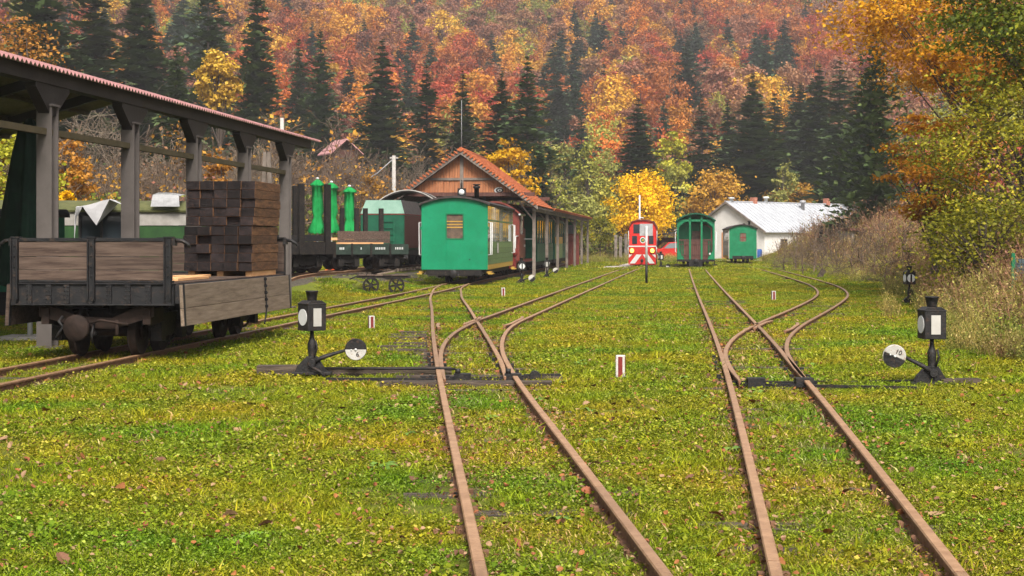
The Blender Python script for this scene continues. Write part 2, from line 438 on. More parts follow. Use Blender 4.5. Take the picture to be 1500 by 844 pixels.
strip("ballast_bed", LD, 1.7, 40, 110, MT['ballast'], 0.012)
strip("trackbed", LB, 1.15, 56, 118, MT['ballast'], 0.008)
LP = Line([(84,3.2),(92,5.6),(100,7.2),(108,8.0)])
strip("gravel_path", LP, 1.5, 86, 110, MT['gravel'], 0.016, wob=0.5)
road = grid_mesh("gravel_road", np.linspace(-30, 24, 60), np.linspace(118, 125, 6), zg, MT['gravel'], 0.03)
tag(road, kind="structure")
yard = grid_mesh("yard_paving", np.linspace(-13, -6.6, 20), np.linspace(56, 66, 14), zg, MT['concrete'], 0.02)
tag(yard, kind="structure")

# ------------------------------------------------------------------ rails and sleepers
GA = 0.40                                    # half distance between rail centres
RZ = 0.10                                    # top of rail above ground
PROF = [(-.042,-.02),(.042,-.02),(.042,.004),(.012,.012),(.012,.066),(.029,.074),(.030,.092),(.024,.10),(-.024,.10),(-.030,.092),(-.029,.074),(-.012,.066),(-.012,.012),(-.042,.004)]
TOPF = {6, 7, 8}

def rail_piece(name, pts, parent, taper=None):
    """sweeps the rail section along ground points (x, y, z of the foot)"""
    mb = MB(); n = len(PROF); N = len(pts); P = [Vector(p) for p in pts]
    for k, p in enumerate(P):
        d = (P[min(k+1,N-1)] - P[max(k-1,0)]); d.z = 0; d.normalize(); r = Vector((d.y, -d.x, 0))
        w = taper(k/(N-1)) if taper else 1.0
        for a, b in PROF: mb.v.append(tuple(p + r*a*w + Vector((0,0,b))))
    for k in range(N-1):
        for j in range(n):
            a = k*n + j; b = k*n + (j+1) % n
            mb.f.append([a, b, b+n, a+n]); mb.mi.append(0 if j in TOPF else 1); mb.sm.append(False)
    mb.f.append(list(range(n))); mb.mi.append(1); mb.sm.append(False)
    mb.f.append([ (N-1)*n + j for j in range(n)][::-1]); mb.mi.append(1); mb.sm.append(False)
    return mb.build(name, [MT['rail_top'], MT['rail_side']], parent)

def rail_pts(line, off, y0, y1, step=0.5, zoff=0.0):
    N = max(2, int(round((y1-y0)/step)) + 1); out = []
    for y in np.linspace(y0, y1, N):
        s = line.slope(y); q = math.sqrt(1 + s*s)
        x = float(line(y)) + off/q; yy = y - off*s/q
        base = zs(float(line(y)), yy) if line is LD else 0.0
        out.append((x, yy, base*0.999 + zoff))
    return out

def lay_rail(line, off, y0, y1, parent, joints, ystep=0.5, zoff=0.0, taper0=None):
    cuts = [y0] + [j for j in joints if y0 + 0.8 < j < y1 - 0.8] + [y1]
    for k in range(len(cuts)-1):
        a, b = cuts[k] + (0.004 if k else 0), cuts[k+1] - (0.004 if k < len(cuts)-2 else 0)
        tp = taper0 if k == 0 else None
        rail_piece("rail", rail_pts(line, off, a, b, ystep if b < 60 else 1.5, zoff), parent, tp)

def blade_taper(t): return 0.45 + 0.55*min(1, t*3.5)

SLEEP = []
def sleepers(line, y0, y1, parent, step=0.68, length=1.5, keep=None, wide=None):
    me = None; y = y0; r = random.Random(int(y0*10) + 5)
    while y < y1:
        L = wide(y) if wide else length
        cx = float(line(y)) + (L[1] if isinstance(L, tuple) else 0); ln = L[0] if isinstance(L, tuple) else L
        s = line.slope(y)
        if me is None:
            o = MB().box(-.5, .5, -.10, .10, -.10, 0.0).build("sleeper", MT['sleeper'], parent, bevel=0.0); me = o.data
        else:
            o = link("sleeper", me, parent)
        SLEEP.append((cx, y, ln/2, s))
        o.location = (cx, y, (0.022 if y > 16.5 else 0.002) + r.uniform(-.012, .010) + (zs(cx, y) if y > 50 else 0))
        o.rotation_euler = (0, 0, -math.atan(s) + r.uniform(-.02, .02)); o.scale = (ln, r.uniform(.85,1.1), 1)
        y += step*r.uniform(.93, 1.07)

t_main = empty("railway_track", (0,0,0), 0, "narrow gauge track with turnout splitting toward green carriage and red locomotive", "railway track", "narrow gauge tracks")
JA = [7.35, 17.0, 27.3, 37, 47, 57, 67, 77, 87]
lay_rail(LA, -GA, 1.0, 52.5, t_main, [7.42, 19, 30, 40])
lay_rail(LAR, GA, 1.0, 125, t_main, [9.6, 22, 33, 44, 55, 66, 77, 88, 99, 110])
bladeR = Line([(17.35, LA(17.35)-0.02+0.0-0.09),(19, LA(19)-0.05),(21.5, LA(21.5)-0.01),(23, float(LA(23))),(30, float(LA(30))),(44, float(LA(44))),(49,float(LA(49))),(53,float(LA(53)))])
lay_rail(bladeR, GA, 17.35, 29.2, t_main, [22.6], taper0=blade_taper)
lay_rail(LA, GA, 29.75, 53.5, t_main, [38, 47])
bladeL = Line([(17.1, LAR(17.1)+0.045),(19, LAR(19)+0.02),(21.5, float(LAR(21.5))),(26, float(LAR(26))),(30, float(LAR(30))),(60,float(LAR(60)))])
lay_rail(bladeL, -GA, 17.1, 29.1, t_main, [22.6], taper0=blade_taper)
lay_rail(LAR, -GA, 29.7, 125, t_main, [40, 51, 62, 73, 84, 95, 106])
# crossing nose, wing rails and check rails of the left turnout
rail_piece("crossing_nose", [(float(LAR(y))-GA*(1 if y>29.6 else 1)-0.0, y, 0) for y in np.linspace(29.25, 30.2, 4)], t_main, lambda t: 0.4+0.6*t)
rail_piece("wing_rail", [(float(LAR(y))-GA-0.075-(0.05 if i==0 else 0), y, 0) for i, y in enumerate(np.linspace(28.4, 31.0, 6)[::-1])], t_main)
rail_piece("check_rail", [(float(LA(28.0+t*0.7))-GA+0.085+abs(t)*0.02, 28.0+t*0.7, 0) for t in (-1,-.5,0,.5,1)], t_main)
rail_piece("check_rail", [(float(LAR(29.6+t*1.6))+GA-0.085-(0.06 if abs(t)==1 else 0), 29.6+t*1.6, 0) for t in (-1,-.6,0,.6,1)], t_main)
def wideA(y):
    if y < 17: return 1.5
    d = float(LAR(y) - LA(y)); return (1.5 + d, d/2)
sleepers(LA, 3.2, 30, t_main, wide=wideA)
sleepers(LA, 31, 50, t_main); sleepers(LAR, 33, 84, t_main)
for k, y in enumerate(np.arange(22.4, 27.0, 0.72)):      # long bearers sticking out of the turf on the left
    o = MB().box(-.5,.5,-.09,.09,-.08,0).build("long_bearer", MT['sleeper'], t_main)
    ln = 0.62 + 0.10*math.sin(k*1.7) - 0.02*k; o.scale = (ln,1,1); o.location = (float(LA(y))-GA-0.10-ln/2, y, 0.06)
# slide chairs, stretcher rods
for y in (17.7, 18.5, 19.4, 20.3, 21.2):
    for off in (-GA, GA):
        MB().box(-.10,.10,-.06,.06,0,.03).box(-.11,-.07,-.04,.04,.02,.075).box(.07,.11,-.04,.04,.02,.075).build("rail_chair", MT['iron'], t_main, (float(LA(y))+off, y, 0.012))
MB().bar((-2.0,17.62,.055),(0.1,17.5,.055),.035,.03).bar((-1.0,17.86,.05),(0.12,17.75,.05),.03,.03).build("throw_rod", MT['iron'], t_main)
for x in (-0.52, 0.02):
    MB().box(-.10,.08,-.07,.07,0,.12).cyl((-.06,0,.12),(-.06,0,.17),.03,n=8).box(-.14,.0,-.03,.03,.05,.09).build("blade_clamp", MT['iron'], t_main, (x, 17.55, 0))
MB().bar((-.02,0,.06),(.38,.05,.06),.05,.05).cyl((.1,-.05,.06),(.1,.1,.06),.06,n=10).build("blade_lock", MT['iron'], t_main, (0.15,17.9,0))
MB().box(-1.18,0.62,-.13,.13,-.03,.065).build("timber_bearer", MT['sleeper'], t_main, (-0.2,17.22,0.0)); MB().box(-1.1,0.75,-.12,.12,-.03,.06).build("timber_bearer", MT['sleeper'], t_main, (-0.2,18.0,0.0))

t_side = empty("railway_track", (0,0,0), 0, "narrow gauge track under the plank wagon and the covered train shed", "railway track", "narrow gauge tracks")
for off in (-GA, GA): lay_rail(LB, off, 2, 128, t_side, [11, 22, 33 + off, 43, 54, 65, 76, 87, 98, 109, 120])
sleepers(LB, 12, 56, t_side)

t_right = empty("railway_track", (0,0,0), 0, "narrow gauge track with turnout bending away toward the weedy bank", "railway track", "narrow gauge tracks")
lay_rail(LC, -GA, 1.0, 112, t_right, [7.35, 13.8, 24, 35, 46, 57, 68, 79, 90, 101])
lay_rail(LCB, GA, 1.0, 124, t_right, [7.2, 17.9, 29, 40, 51, 62, 73, 84, 95, 106])
bR = Line([(17.0, LC(17)-0.045+0.045),(19, LC(19)-0.01),(22, float(LC(22))),(28, float(LC(28))),(40, float(LC(40)))])
lay_rail(bR, GA, 17.0, 27.7, t_right, [21.8], taper0=blade_taper)
lay_rail(LC, GA, 28.2, 112, t_right, [38, 49, 60, 71, 82, 93])
bL = Line([(16.9, LCB(16.9)+0.11),(18.5, LCB(18.5)+0.06),(20.5, LCB(20.5)+0.015),(22.5, float(LCB(22.5))),(26, float(LCB(26))),(29, float(LCB(29))),(60, float(LCB(60)))])
lay_rail(bL, -GA, 16.9, 27.6, t_right, [21.8], taper0=blade_taper)
lay_rail(LCB, -GA, 28.15, 124, t_right, [38, 47, 56, 65, 76, 87, 98, 109])
rail_piece("crossing_nose", [(float(LCB(y))-GA, y, 0) for y in np.linspace(27.8, 28.7, 4)], t_right, lambda t: 0.4+0.6*t)
rail_piece("wing_rail", [(float(LCB(y))-GA+0.08+(0.05 if i==5 else 0), y, 0) for i, y in enumerate(np.linspace(27.2, 29.6, 6))], t_right)
rail_piece("check_rail", [(float(LCB(27.6+t*1.3))+GA-0.09-(0.06 if abs(t)==1 else 0), 27.6+t*1.3, 0) for t in (-1,-.6,0,.6,1)], t_right)
def wideC(y):
    if y < 17: return 1.5
    d = float(LCB(y) - LC(y)); return (1.5 + d, d/2)
sleepers(LC, 3.4, 28.5, t_right, wide=wideC)
sleepers(LC, 29.5, 60, t_right); sleepers(LCB, 30.5, 70, t_right)
MB().bar((2.4,17.0,.05),(4.1,16.6,.05),.03,.03).bar((2.3,17.25,.05),(3.2,17.2,.05),.03,.03).build("throw_rod", MT['iron'], t_right)
for x in (2.52, 3.02):
    MB().box(-.08,.10,-.07,.07,0,.12).box(-.02,.14,-.03,.03,.05,.09).build("blade_clamp", MT['iron'], t_right, (x, 17.0, 0))
for y in (18, 19, 20, 21):
    for off in (-GA, GA):
        MB().box(-.10,.10,-.06,.06,0,.03).box(-.11,-.07,-.04,.04,.02,.07).box(.07,.11,-.04,.04,.02,.07).build("rail_chair", MT['iron'], t_right, (float(LC(y))+off, y, 0.0))

def spikes(parent, lines):
    mb = MB()
    for cx, y, hl, sl in SLEEP:
        if y > 30: continue
        for ln in lines:
            if abs(float(ln(y)) - cx) > 1.2: continue
            for off in (-GA, GA):
                x = float(ln(y)) + off
                for d in (-.058, .058): mb.box(x+d-.014, x+d+.014, y-.03, y+.03, 0.0, .038)
    tag(mb.build("rail_spikes", MT['rail_side'], parent, normals=False), kind="stuff")
spikes(t_main, [LA]); spikes(t_right, [LC])
t_old = empty("railway_track", (0,0,0), 0, "dark ballasted siding under the stake wagon and tender", "railway track", "narrow gauge tracks")
for off in (-GA, GA): lay_rail(LD, off, 40, 108, t_old, [50, 58, 66, 74, 82, 90, 100])
sleepers(LD, 40.5, 84, t_old)

# a tilted sleeper stub and stones near the right-hand curve
o = MB().box(-.09,.09,-.06,.06,-.1,.42).build("wooden_stub", MT['sleeper'], None, (G(1199,409).x, G(1199,409).y, zs(G(1199,409).x, G(1199,409).y)))
o.rotation_euler = (0.1, 0.5, 0.2); tag(o, "short leaning dark wooden stub at the edge of the weeds", "post")
# ------------------------------------------------------------------ lettering
def text_mesh(name, s, size, m, parent, loc, rot, depth=0.001, align='CENTER'):
    cu = bpy.data.curves.new(name, 'FONT'); cu.body = s; cu.size = size; cu.extrude = depth; cu.align_x = align; cu.align_y = 'CENTER'; cu.offset = size*0.012
    tmp = bpy.data.objects.new(name, cu); COL.objects.link(tmp)
    me = bpy.data.meshes.new_from_object(tmp.evaluated_get(bpy.context.evaluated_depsgraph_get()))
    bpy.data.objects.remove(tmp); me.materials.append(m)
    o = link(name, me, parent, loc); o.rotation_euler = rot
    return o

# ------------------------------------------------------------------ bogies, wheels, couplers (local: y along the track, z above rail top)
WHEEL = [(.05,-.07),(.10,-.07),(.10,-.05),(.055,-.045),(.055,-.02),(.24,-.02),(.265,-.04),(.275,-.045),(.275,.03),(.305,.035),(.305,.055),(.25,.055),(.23,.02),(.07,.03),(.06,.05)]
def wheelset(parent, y, r=0.275, face=1):
    k = r/.275
    for s in (-1, 1):
        MB().lathe([(a*k, b*-s) for a, b in WHEEL][::(1 if s < 0 else -1)], (s*.395, y, r), (1,0,0), 20).build("wheel", MT['wheel'], parent)
    MB().cyl((-.36,y,r),(.36,y,r),.05,n=10).build("axle", MT['wheel'], parent)

def bogie(root, yc, base=0.8, r=0.275, end=None):
    b = MB()
    for s in (-1, 1):
        x = s*.62
        b.prism([(-base*.5-.28,.38),(-base*.5-.28,.48),(-base*.5,.52),(base*.5,.52),(base*.5+.28,.48),(base*.5+.28,.38),(base*.5,.34),(.2,.22),(-.2,.22),(-base*.5,.34)], (x-.02,yc,0), (0,1,0), (0,0,1), (.04,0,0))
        for q in (-1, 1):
            b.box(x-.07+.03*s, x+.07+.03*s, yc+q*base*.5-.09, yc+q*base*.5+.09, r-.10, r+.14)
            for d in (-.05, .05): b.cyl((x+.05*s, yc+q*base*.5+d, r+.13),(x+.05*s, yc+q*base*.5+d, r+.25),.025,n=8)
        b.tube([(x, yc-.35, .20),(x, yc-.1,.14),(x, yc+.1,.14),(x, yc+.35,.20)], .018, 6)
    b.box(-.6,.6,yc-.12,yc+.12,.38,.56); b.cyl((0,yc,.5),(0,yc,.72),.16,n=12)
    o = b.build("bogie", MT['iron_dk'], root, bevel=0.006)
    for q in (-1, 1): wheelset(o, yc + q*base*.5, r)
    return o

def coupler(root, y, z=0.40, x=0.0, r=0.13, m=None, d=-1):
    MB().lathe([(.05,0),(.05,.22),(r*.55,.24),(r,.27),(r,.30),(r*.9,.315),(0,.32)], (x,y,z), (0,d,0), 20).build("buffer", m or MT['iron'], root)
    MB().tube([(x+.13,y+d*.02,z+.05),(x+.14,y+d*.10,z-.02),(x+.13,y+d*.12,z-.12),(x+.14,y+d*.10,z-.2)], .016, 6).cyl((x+.13,y,z-.08),(x+.13,y+d*.1,z-.08),.03,n=8).build("coupling_hook", MT['iron'], root)

def put(name, line, y, label, cat, group=None, z=RZ, dx=0.0, raised=True):
    s = line.slope(y + 3)
    zz = 0.0
    return empty(name, (float(line(y)) + dx, y, z + zz), -math.atan(s), label, cat, group)

# ------------------------------------------------------------------ the plank wagon in front
def plank_wagon():
    W, L, ZF = 1.03, 5.7, 0.92
    w = put("plank_wagon", LB, 20.25, "dark four axle plank wagon with one side board folded down beside the shelter", "wagon", "narrow gauge goods wagons")
    fr = MB()
    fr.box(-W,W,-.02,.06,.64,.90); fr.box(-W,W,L-.06,L+.02,.64,.90)
    fr.box(-W-.005,W+.005,-.05,.10,.900,.915); fr.box(-W,W,-.055,-.02,.64,.66)
    for s in (-1,1): fr.box(s*W-.05,s*W+.05,.061,L-.061,.66,.90); fr.box(s*.33-.05,s*.33+.05,.061,L-.061,.60,.88)
    for y in np.arange(.9, L-.3, .9): fr.box(-W+.05,W-.05,y-.04,y+.04,.70,.88)
    fr.tube([(-.33,.6,.6),(-.33,2.2,.42),(-.33,4.0,.42),(-.33,5.6,.6)],.02,6); fr.tube([(.33,.6,.6),(.33,2.2,.42),(.33,4.0,.42),(.33,5.6,.6)],.02,6)
    frame = fr.build("frame", MT['steel_grey'], w, bevel=0.006)
    for x in (-1.0,-.80,-.55,-.32,-.02,.22,.46,.72,.98):
        MB().box(x-.035,x+.035,-.045,-.021,.64,.90).build("rib", MT['steel_grey'], frame)
        rv = MB()
        for z in (.67,.72,.77,.82,.87):
            for d in (-.022,.022): rv.lathe([(.011,0),(.009,.007),(0,.010)],(x+d,-.045,z),(0,-1,0),6)
        rv.build("rivets", MT['steel_grey'], frame)
    for y0 in np.arange(.12, L-.1, .2):
        MB().box(-W+.02,W-.02,y0,y0+.19,.905,ZF).build("floor_board", MT['wood_grey'], w)
    for yb, s in ((0.0,-1),(L,1)):
        hb = MB().box(-W-.03,W+.03,yb-.035,yb+.035,1.432,1.475).box(-W,W,yb-.03,yb+.03,.921,.95).build("headboard_frame", MT['steel_grey'], w, bevel=0.004)
        for bay in ((-W+.02,-.03),(.03,W-.02)):
            for z0,z1 in ((.955,1.075),(1.08,1.24),(1.245,1.43)):
                MB().box(bay[0],bay[1],yb-.022,yb+.022,z0,z1).build("plank", MT['wood_grey'], hb, bevel=0.004)
        for x in (-W+.05,0.0,W-.06):
            st = MB().box(x-.045,x+.045,yb+s*.037-.014,yb+s*.037+.014,.70,1.47).box(x-.045,x-.03,yb+s*.06-.025,yb+s*.06+.025,.72,1.46).box(x+.03,x+.045,yb+s*.06-.025,yb+s*.06+.025,.72,1.46)
            st.box(x-.055,x+.055,yb-.06,yb+.06,1.476,1.492)
            for z in (1.0,1.12,1.25,1.38): st.lathe([(.012,0),(.010,.012),(0,.014)],(x,yb+s*.052,z),(0,s,0),6)
            st.build("stanchion", MT['steel_grey'], hb)
        for q in (-1,1):
            MB().tube([(q*(W-.02),yb,1.45),(q*(W+.10),yb-s*.02,1.44),(q*(W+.17),yb-s*.02,1.40),(q*(W+.20),yb-s*.02,1.36)],[.025,.025,.02,.015],8).box(q*(W+.0)-.03,q*(W+.0)+.03,yb-.05,yb+.05,1.38,1.47).build("latch_hook", MT['iron'], hb)
    for s in (-1, 1):                     # side boards folded down, standing off a little
        sp = empty("side_board", (s*(W+.07),0,0)); sp.parent = w; sp.rotation_euler = (0, s*R(-3), 0); sp.location.z = 0.905
        for z0,z1 in ((-.30,-.01),(-.52,-.305)):
            MB().box(-.022,.022,.05,L-.10,z0,z1).build("plank", MT['wood_lit'] if s > 0 else MT['wood_grey'], sp, bevel=0.004)  # right board gets the brighter colour, painted as if lit
        for y in (.09, L-.14): MB().box(-.027,.027,y-.035,y+.035,-.525,0.0).build("strap", MT['steel_grey'], sp)
        ch = MB()
        for k in range(9):
            a = k % 2; ch.lathe([(.022,-.006),(.028,-.006),(.028,.006),(.022,.006)], (s*.045, 4.0, -.03-k*.05), (1,0,0) if a else (0.2,1,0), 8)
        ch.tube([(s*.045,4.0,-.45),(s*.05,3.9,-.58),(s*.05,3.8,-.68)],.012,6)
        ch.build("chain", MT['iron'], sp)
    bg1 = bogie(w, 1.0, 0.85, 0.275); bogie(w, L-1.0, 0.85, 0.275)
    hs = MB()                              # open bogie headstock with the big central buffer
    hs.prism([(-.74,.60),(-.66,.66),(-.22,.50),(.20,.48),(.60,.66),(.74,.64),(.74,.50),(.20,.34),(-.22,.36),(-.74,.50)], (0,.12,0), (1,0,0), (0,0,1), (0,.05,0))
    hs.box(-.70,-.60,.10,.62,.40,.60).box(.60,.70,.10,.62,.40,.60); hs.tube([(-.12,.1,.40),(.10,.0,.46),(.42,.1,.40)],.018,6)
    hs.cyl((.28,.08,.27),(.28,.08,.46),.025,n=8)
    hs.build("bogie_headstock", MT['wheel'], w, bevel=0.005)
    coupler(w, 0.13, 0.37, -.15, 0.165, MT['wheel'])
    MB().tube([(-.40,.04,.50),(-.42,-.04,.44),(-.36,-.04,.38),(-.42,-.03,.30),(-.45,-.02,.24)],.02,6).build("coupling_chain", MT['iron'], w)
    for y in (2.6, 3.4): MB().cyl((.2,y,.55),(.5,y,.55),.14,n=12).build("brake_cylinder", MT['iron_dk'], w)
    # hanging second-hand timber along the left side
    return w, W, L, ZF
wagon, WW, WL, WZ = plank_wagon()

# ------------------------------------------------------------------ load of creosoted sleepers, each one a thing
wm = Matrix.Translation(wagon.location) @ Matrix.Rotation(wagon.rotation_euler.z, 4, 'Z')
SLP = (0.205, 1.52, 0.131)
me_b = None; r = random.Random(11)
def sleeper_mesh():
    mb = MB().box(-SLP[0]/2+.002,SLP[0]/2-.002,-SLP[1]/2,SLP[1]/2,0,SLP[2]-.003)
    mb.mi = [1,1,0,1,0,1]
    o = mb.build("stacked_sleeper", [MT['creosote_end'], MT['creosote_side']], None, bevel=0.005); return o
X0, Y0s = 0.09, 3.80
for x in (.12, .55, .98):
    q = wm @ Vector((x-.04, Y0s+.75, WZ+.0)); 
    o = MB().box(-.05,.05,-.7,.7,0.0,.075).build("packing_timber", MT['wood_new'], None, q); o.rotation_euler.z = wagon.rotation_euler.z
    tag(o, "short bearer timber beneath the stack of dark sleepers", "timber", "bearers under the sleeper stack")
first = None
for lay in range(10):
    zz = WZ + .075 + lay*SLP[2] + (0.012 if lay > 4 else 0)
    for c in range(5):
        o = sleeper_mesh() if first is None else link("stacked_sleeper", first.data)
        if first is None: first = o
        elif True:
            md = o.modifiers.new("bevel", 'BEVEL'); md.width = 0.005; md.segments = 1
        off = r.choice([0,0,.01,-.04,-.07,.05,.025,-.02]) + (-.03 if lay < 5 else 0.02)
        q = wm @ Vector((X0 + .02 + c*SLP[0] - (.02 if lay < 5 else 0) + r.uniform(-.004,.004), Y0s + SLP[1]/2 + off, zz))
        o.location = q; o.rotation_euler.z = wagon.rotation_euler.z + r.uniform(-.006,.006) + (math.pi if r.random() < .5 else 0)
        where = "top layer" if lay == 9 else "bottom layer" if lay == 0 else "upper bundle" if lay > 4 else "lower bundle"
        tag(o, "dark creosoted sleeper in the %s of the stack on the plank wagon" % where, "sleeper", "sleepers stacked on the wagon, %s" % where)
st = MB(); zb = WZ+.075+5*SLP[2]+.006
for y in (Y0s+.04, Y0s+1.45): st.box(-.11, 1.0, y-.012, y+.012, zb+.0, zb+.010)
o = st.build("steel_band", MT['steel_grey'], None, wagon.location); o.rotation_euler = wagon.rotation_euler
tag(o, "steel strap pressed between the two bundles of stacked sleepers", "strap")
# fresh planks lying on the floor
for k, (x, y, ln, a) in enumerate(((-.1,2.2,2.0,.16),(.28,2.0,1.7,-.05),(.55,2.3,1.9,.22),(.75,1.5,1.5,.05))):
    q = wm @ Vector((x, y, WZ + (.003 if k < 2 else .003)))
    o = MB().box(-.08,.08,-ln/2,ln/2,0,.035).build("loose_plank", MT['wood_new'], None, q, bevel=.003); o.rotation_euler.z = wagon.rotation_euler.z + a*0.4
    tag(o, "fresh orange plank lying on the wagon floor before the sleeper stack", "plank", "loose planks on the wagon")

# ------------------------------------------------------------------ open shelter on steel pillars
SS = 0.1036
def shelter():
    y0, yl = 16.2, 39.3
    PX = lambda y: -6.52 + SS*(y-23)
    sh = empty("open_shelter", (PX(y0), y0, 0), -math.atan(SS), "long open shelter with taupe steel pillars and faded red corrugated roof", "shelter")
    L = (yl - y0)*math.sqrt(1+SS*SS)
    ZE, PIT, HALF = 3.98, math.tan(R(15.9)), 4.0
    pil = None
    ysp = [(y - y0)*math.sqrt(1+SS*SS) for y in (19.55, 23.0, 26.45, 29.9, 33.35, 36.8)]
    for xs_ in (0.0, -8.0):
        for y in ysp:
            mb = MB().box(-.11,.11,-.13,-.105,0,3.42).box(-.11,.11,.105,.13,0,3.42).box(-.012,.012,-.105,.105,0,3.42).box(-.13,.13,-.15,.15,3.42,3.45)
            mb.box(-.2,.2,-.2,.2,0,.06)
            o = mb.build("pillar", MT['pillar'], sh, (xs_, y, 0))
            br = MB().prism([(-.10,3.30),(.10,3.30),(.62,3.66),(.62,3.72),(-.62,3.72),(-.62,3.66)], (xs_-.08,y,0),(0,1,0),(0,0,1),(.16,0,0)).build("bracket", MT['beam'], sh)
        for k in range(len(ysp)-1): pass
        MB().box(xs_-.10,xs_+.10,-1.0,L-.4,3.72,3.93).build("wall_beam", MT['beam'], sh)
        MB().box(xs_-.04,xs_+.04,0.2,ysp[-1],3.02,3.11).build("tie_rail", MT['purlin'], sh)
    for y in ysp:
        MB().bar((0,y,3.80),(-4.0,y,3.80+4.0*PIT),.12,.20).bar((-8.0,y,3.80),(-4.0,y,3.80+4.0*PIT),.12,.20).build("rafter", MT['beam'], sh)
    for q in (-.5,-1.5,-2.5,-3.5,-4.5,-5.5,-6.5,-7.5):
        zt = 3.93 + (-q if q > -4.0 else 8.0+q)*PIT
        MB().box(q-.05,q+.05,-1.1,L-.1,zt-.06,zt+.03).build("purlin", MT['purlin'], sh)
    # corrugated sheets: waves run down the slope
    wav, n = 0.145, int((L+1.3)/0.145*6); ridge = -4.0
    for side in (1, -1):
        xe = 0.24 if side > 0 else -8.24
        v = []; f = []
        for k in range(n+1):
            y = -1.3 + k*wav/6; dz = 0.026*math.cos(2*math.pi*k/6)
            for t in (0, 1):
                x = xe + (ridge - xe)*t; z = 3.985 + abs(x - (0 if side > 0 else -8.0))*PIT*(-1 if (x > 0 or x < -8.0) else 1) + dz
                v += [(x, y, z), (x, y, z - .012)]
        for k in range(n):
            a = k*4; b = a + 4
            f += [(a,b,b+2,a+2), (a+1,a+3,b+3,b+1), (a,a+1,b+1,b)]
        mb = MB(); mb.v = v; mb.f = [list(q) for q in f]; mb.mi = [0 if i % 3 != 1 else 1 for i in range(len(f))]; mb.sm = [True]*len(f)
        mb.build("roof_sheet", [MT['pink_sheet'], MT['sheet_under']], sh, normals=False)
    return sh
shelter()
a_fr = empty("timber_trestle", (Xat(391,41), 41, 0), 0, "slim dark timber trestle legs standing beyond the last shelter pillar", "trestle")
for s in (-1,1): MB().bar((s*.22,0,0),(s*.04,0,3.75),.10,.10).build("leg", MT['timber'], a_fr)
MB().box(-.2,.2,-.05,.05,1.6,1.7).build("crosspiece", MT['timber'], a_fr)

# ------------------------------------------------------------------ point lever stands with lanterns
def lantern_stand(loc, yaw, label, lever=1, weight="6", lamp_yaw=0.0, up="black", wang=0.0, arm=0.45, face='bar', k=1.0, parts=True, wz=0.28):
    t = empty("switch_stand", loc, yaw, label, "switch stand", "point levers with lanterns"); t.scale = (k,k,k)
    MB().prism([(-.20,.0),(-.16,.10),(-.06,.20),(.06,.20),(.12,.10),(.20,.0)],(0,-.05,0),(1,0,0),(0,0,1),(0,.10,0)).box(-.22,.22,-.11,.11,0,.03).cyl((0,-.09,.13),(0,.09,.13),.045,n=12).build("base_casting", MT['iron'], t, bevel=.005)
    MB().lathe([(.055,.08),(.05,.18),(.04,.22),(.045,.26),(.05,.34),(.035,.38),(.022,.42),(.022,.50)],(0,0,0),(0,0,1),10).tube([(.03,-.05,.2),(.06,-.055,.3),(.045,-.05,.38)],.012,6).build("post", MT['iron'], t)
    lv = MB()
    end = Vector((lever*arm, -.06, wz)); st0 = Vector((lever*.02, -.06, .14))
    lv.tube([st0, st0.lerp(end,.25)+Vector((0,0,.015)), end],[.028,.024,.016],8).bar(st0.lerp(end,.3)+Vector((0,0,.03)), st0.lerp(end,.65)+Vector((0,0,.02)),.03,.02)
    lv.build("lever", MT['iron'], t)
    n = 40; wmb = MB()                     # disc weight, half black, half white
    for half, mi in ((0,0),(1,1)):
        a0 = math.pi*half
        pol = [(.118*math.cos(a0+math.pi*i/(n//2)), .118*math.sin(a0+math.pi*i/(n//2))) for i in range(n//2+1)]
        wmb.prism(pol, (0,-.03,0),(1,0,0),(0,0,1),(0,.06,0), mi)
    wmb.lathe([(.122,.0),(.122,.03)],(0,-.0155,0),(0,1,0),32,0)
    wgt = wmb.build("counterweight", [MT['iron'] if up == "black" else MT['old_white'], MT['old_white'] if up == "black" else MT['iron']], t, bevel=.004)
    wgt.location = end + Vector((lever*.09,0,0)); wgt.rotation_euler = (0, wang, 0)
    MB().lathe([(.014,0),(.012,.012),(0,.016)],(0,-.031,0),(0,-1,0),8).lathe([(.010,0),(.008,.01),(0,.012)],(-.05,-.031,-.005),(0,-1,0),8).build("bolt", MT['white'], wgt)
    if weight:
        text_mesh("number", weight, .07, MT['iron'], wgt, (0.02, -.0322, (-.055 if up == "black" else .052)), (R(90),0,0))
    lam = empty("lantern", (0,0,.49)); lam.parent = t; lam.rotation_euler.z = lamp_yaw
    a, hgt = .115, .30
    MB().box(-a,a,-a,a,0,hgt).prism([(-a-.008,hgt),(a+.008,hgt),(.07,hgt+.035),(-.07,hgt+.035)],(0,-a*.9,0),(1,0,0),(0,0,1),(0,a*1.8,0)).box(-a-.004,a+.004,-a-.004,a+.004,hgt-.012,hgt+.004).build("lantern_box", MT['iron'], lam, bevel=.004)
    MB().lathe([(.055,hgt+.03),(.052,hgt+.05),(.068,hgt+.125),(.074,hgt+.13),(.074,hgt+.14),(.066,hgt+.145),(0,hgt+.147)],(0,0,0),(0,0,1),20).build("chimney_cap", MT['iron'], lam)
    for s, kind in ((-1,'bar'),(1,'bar')):
        if face == 'disc': kind = 'disc'
        if kind == 'bar':
            MB().box(-.05,.05,s*(a+.005)-.004,s*(a+.005)+.004,.05,.25).build("light_panel", MT['cream'], lam)
        else:
            MB().lathe([(.098,0),(.098,.006)],(0,s*(a+.001),.15),(0,s,0),28).build("light_panel", MT['white'], lam)
            MB().box(-.022,.022,s*(a+.010)-.003,s*(a+.010)+.003,.055,.245).build("panel_bar", MT['iron'], lam)
        MB().lathe([(.092,0),(.092,.006)],(s*(a+.001),0,.15),(s,0,0),28).build("disc_panel", MT['white'], lam)
    return t

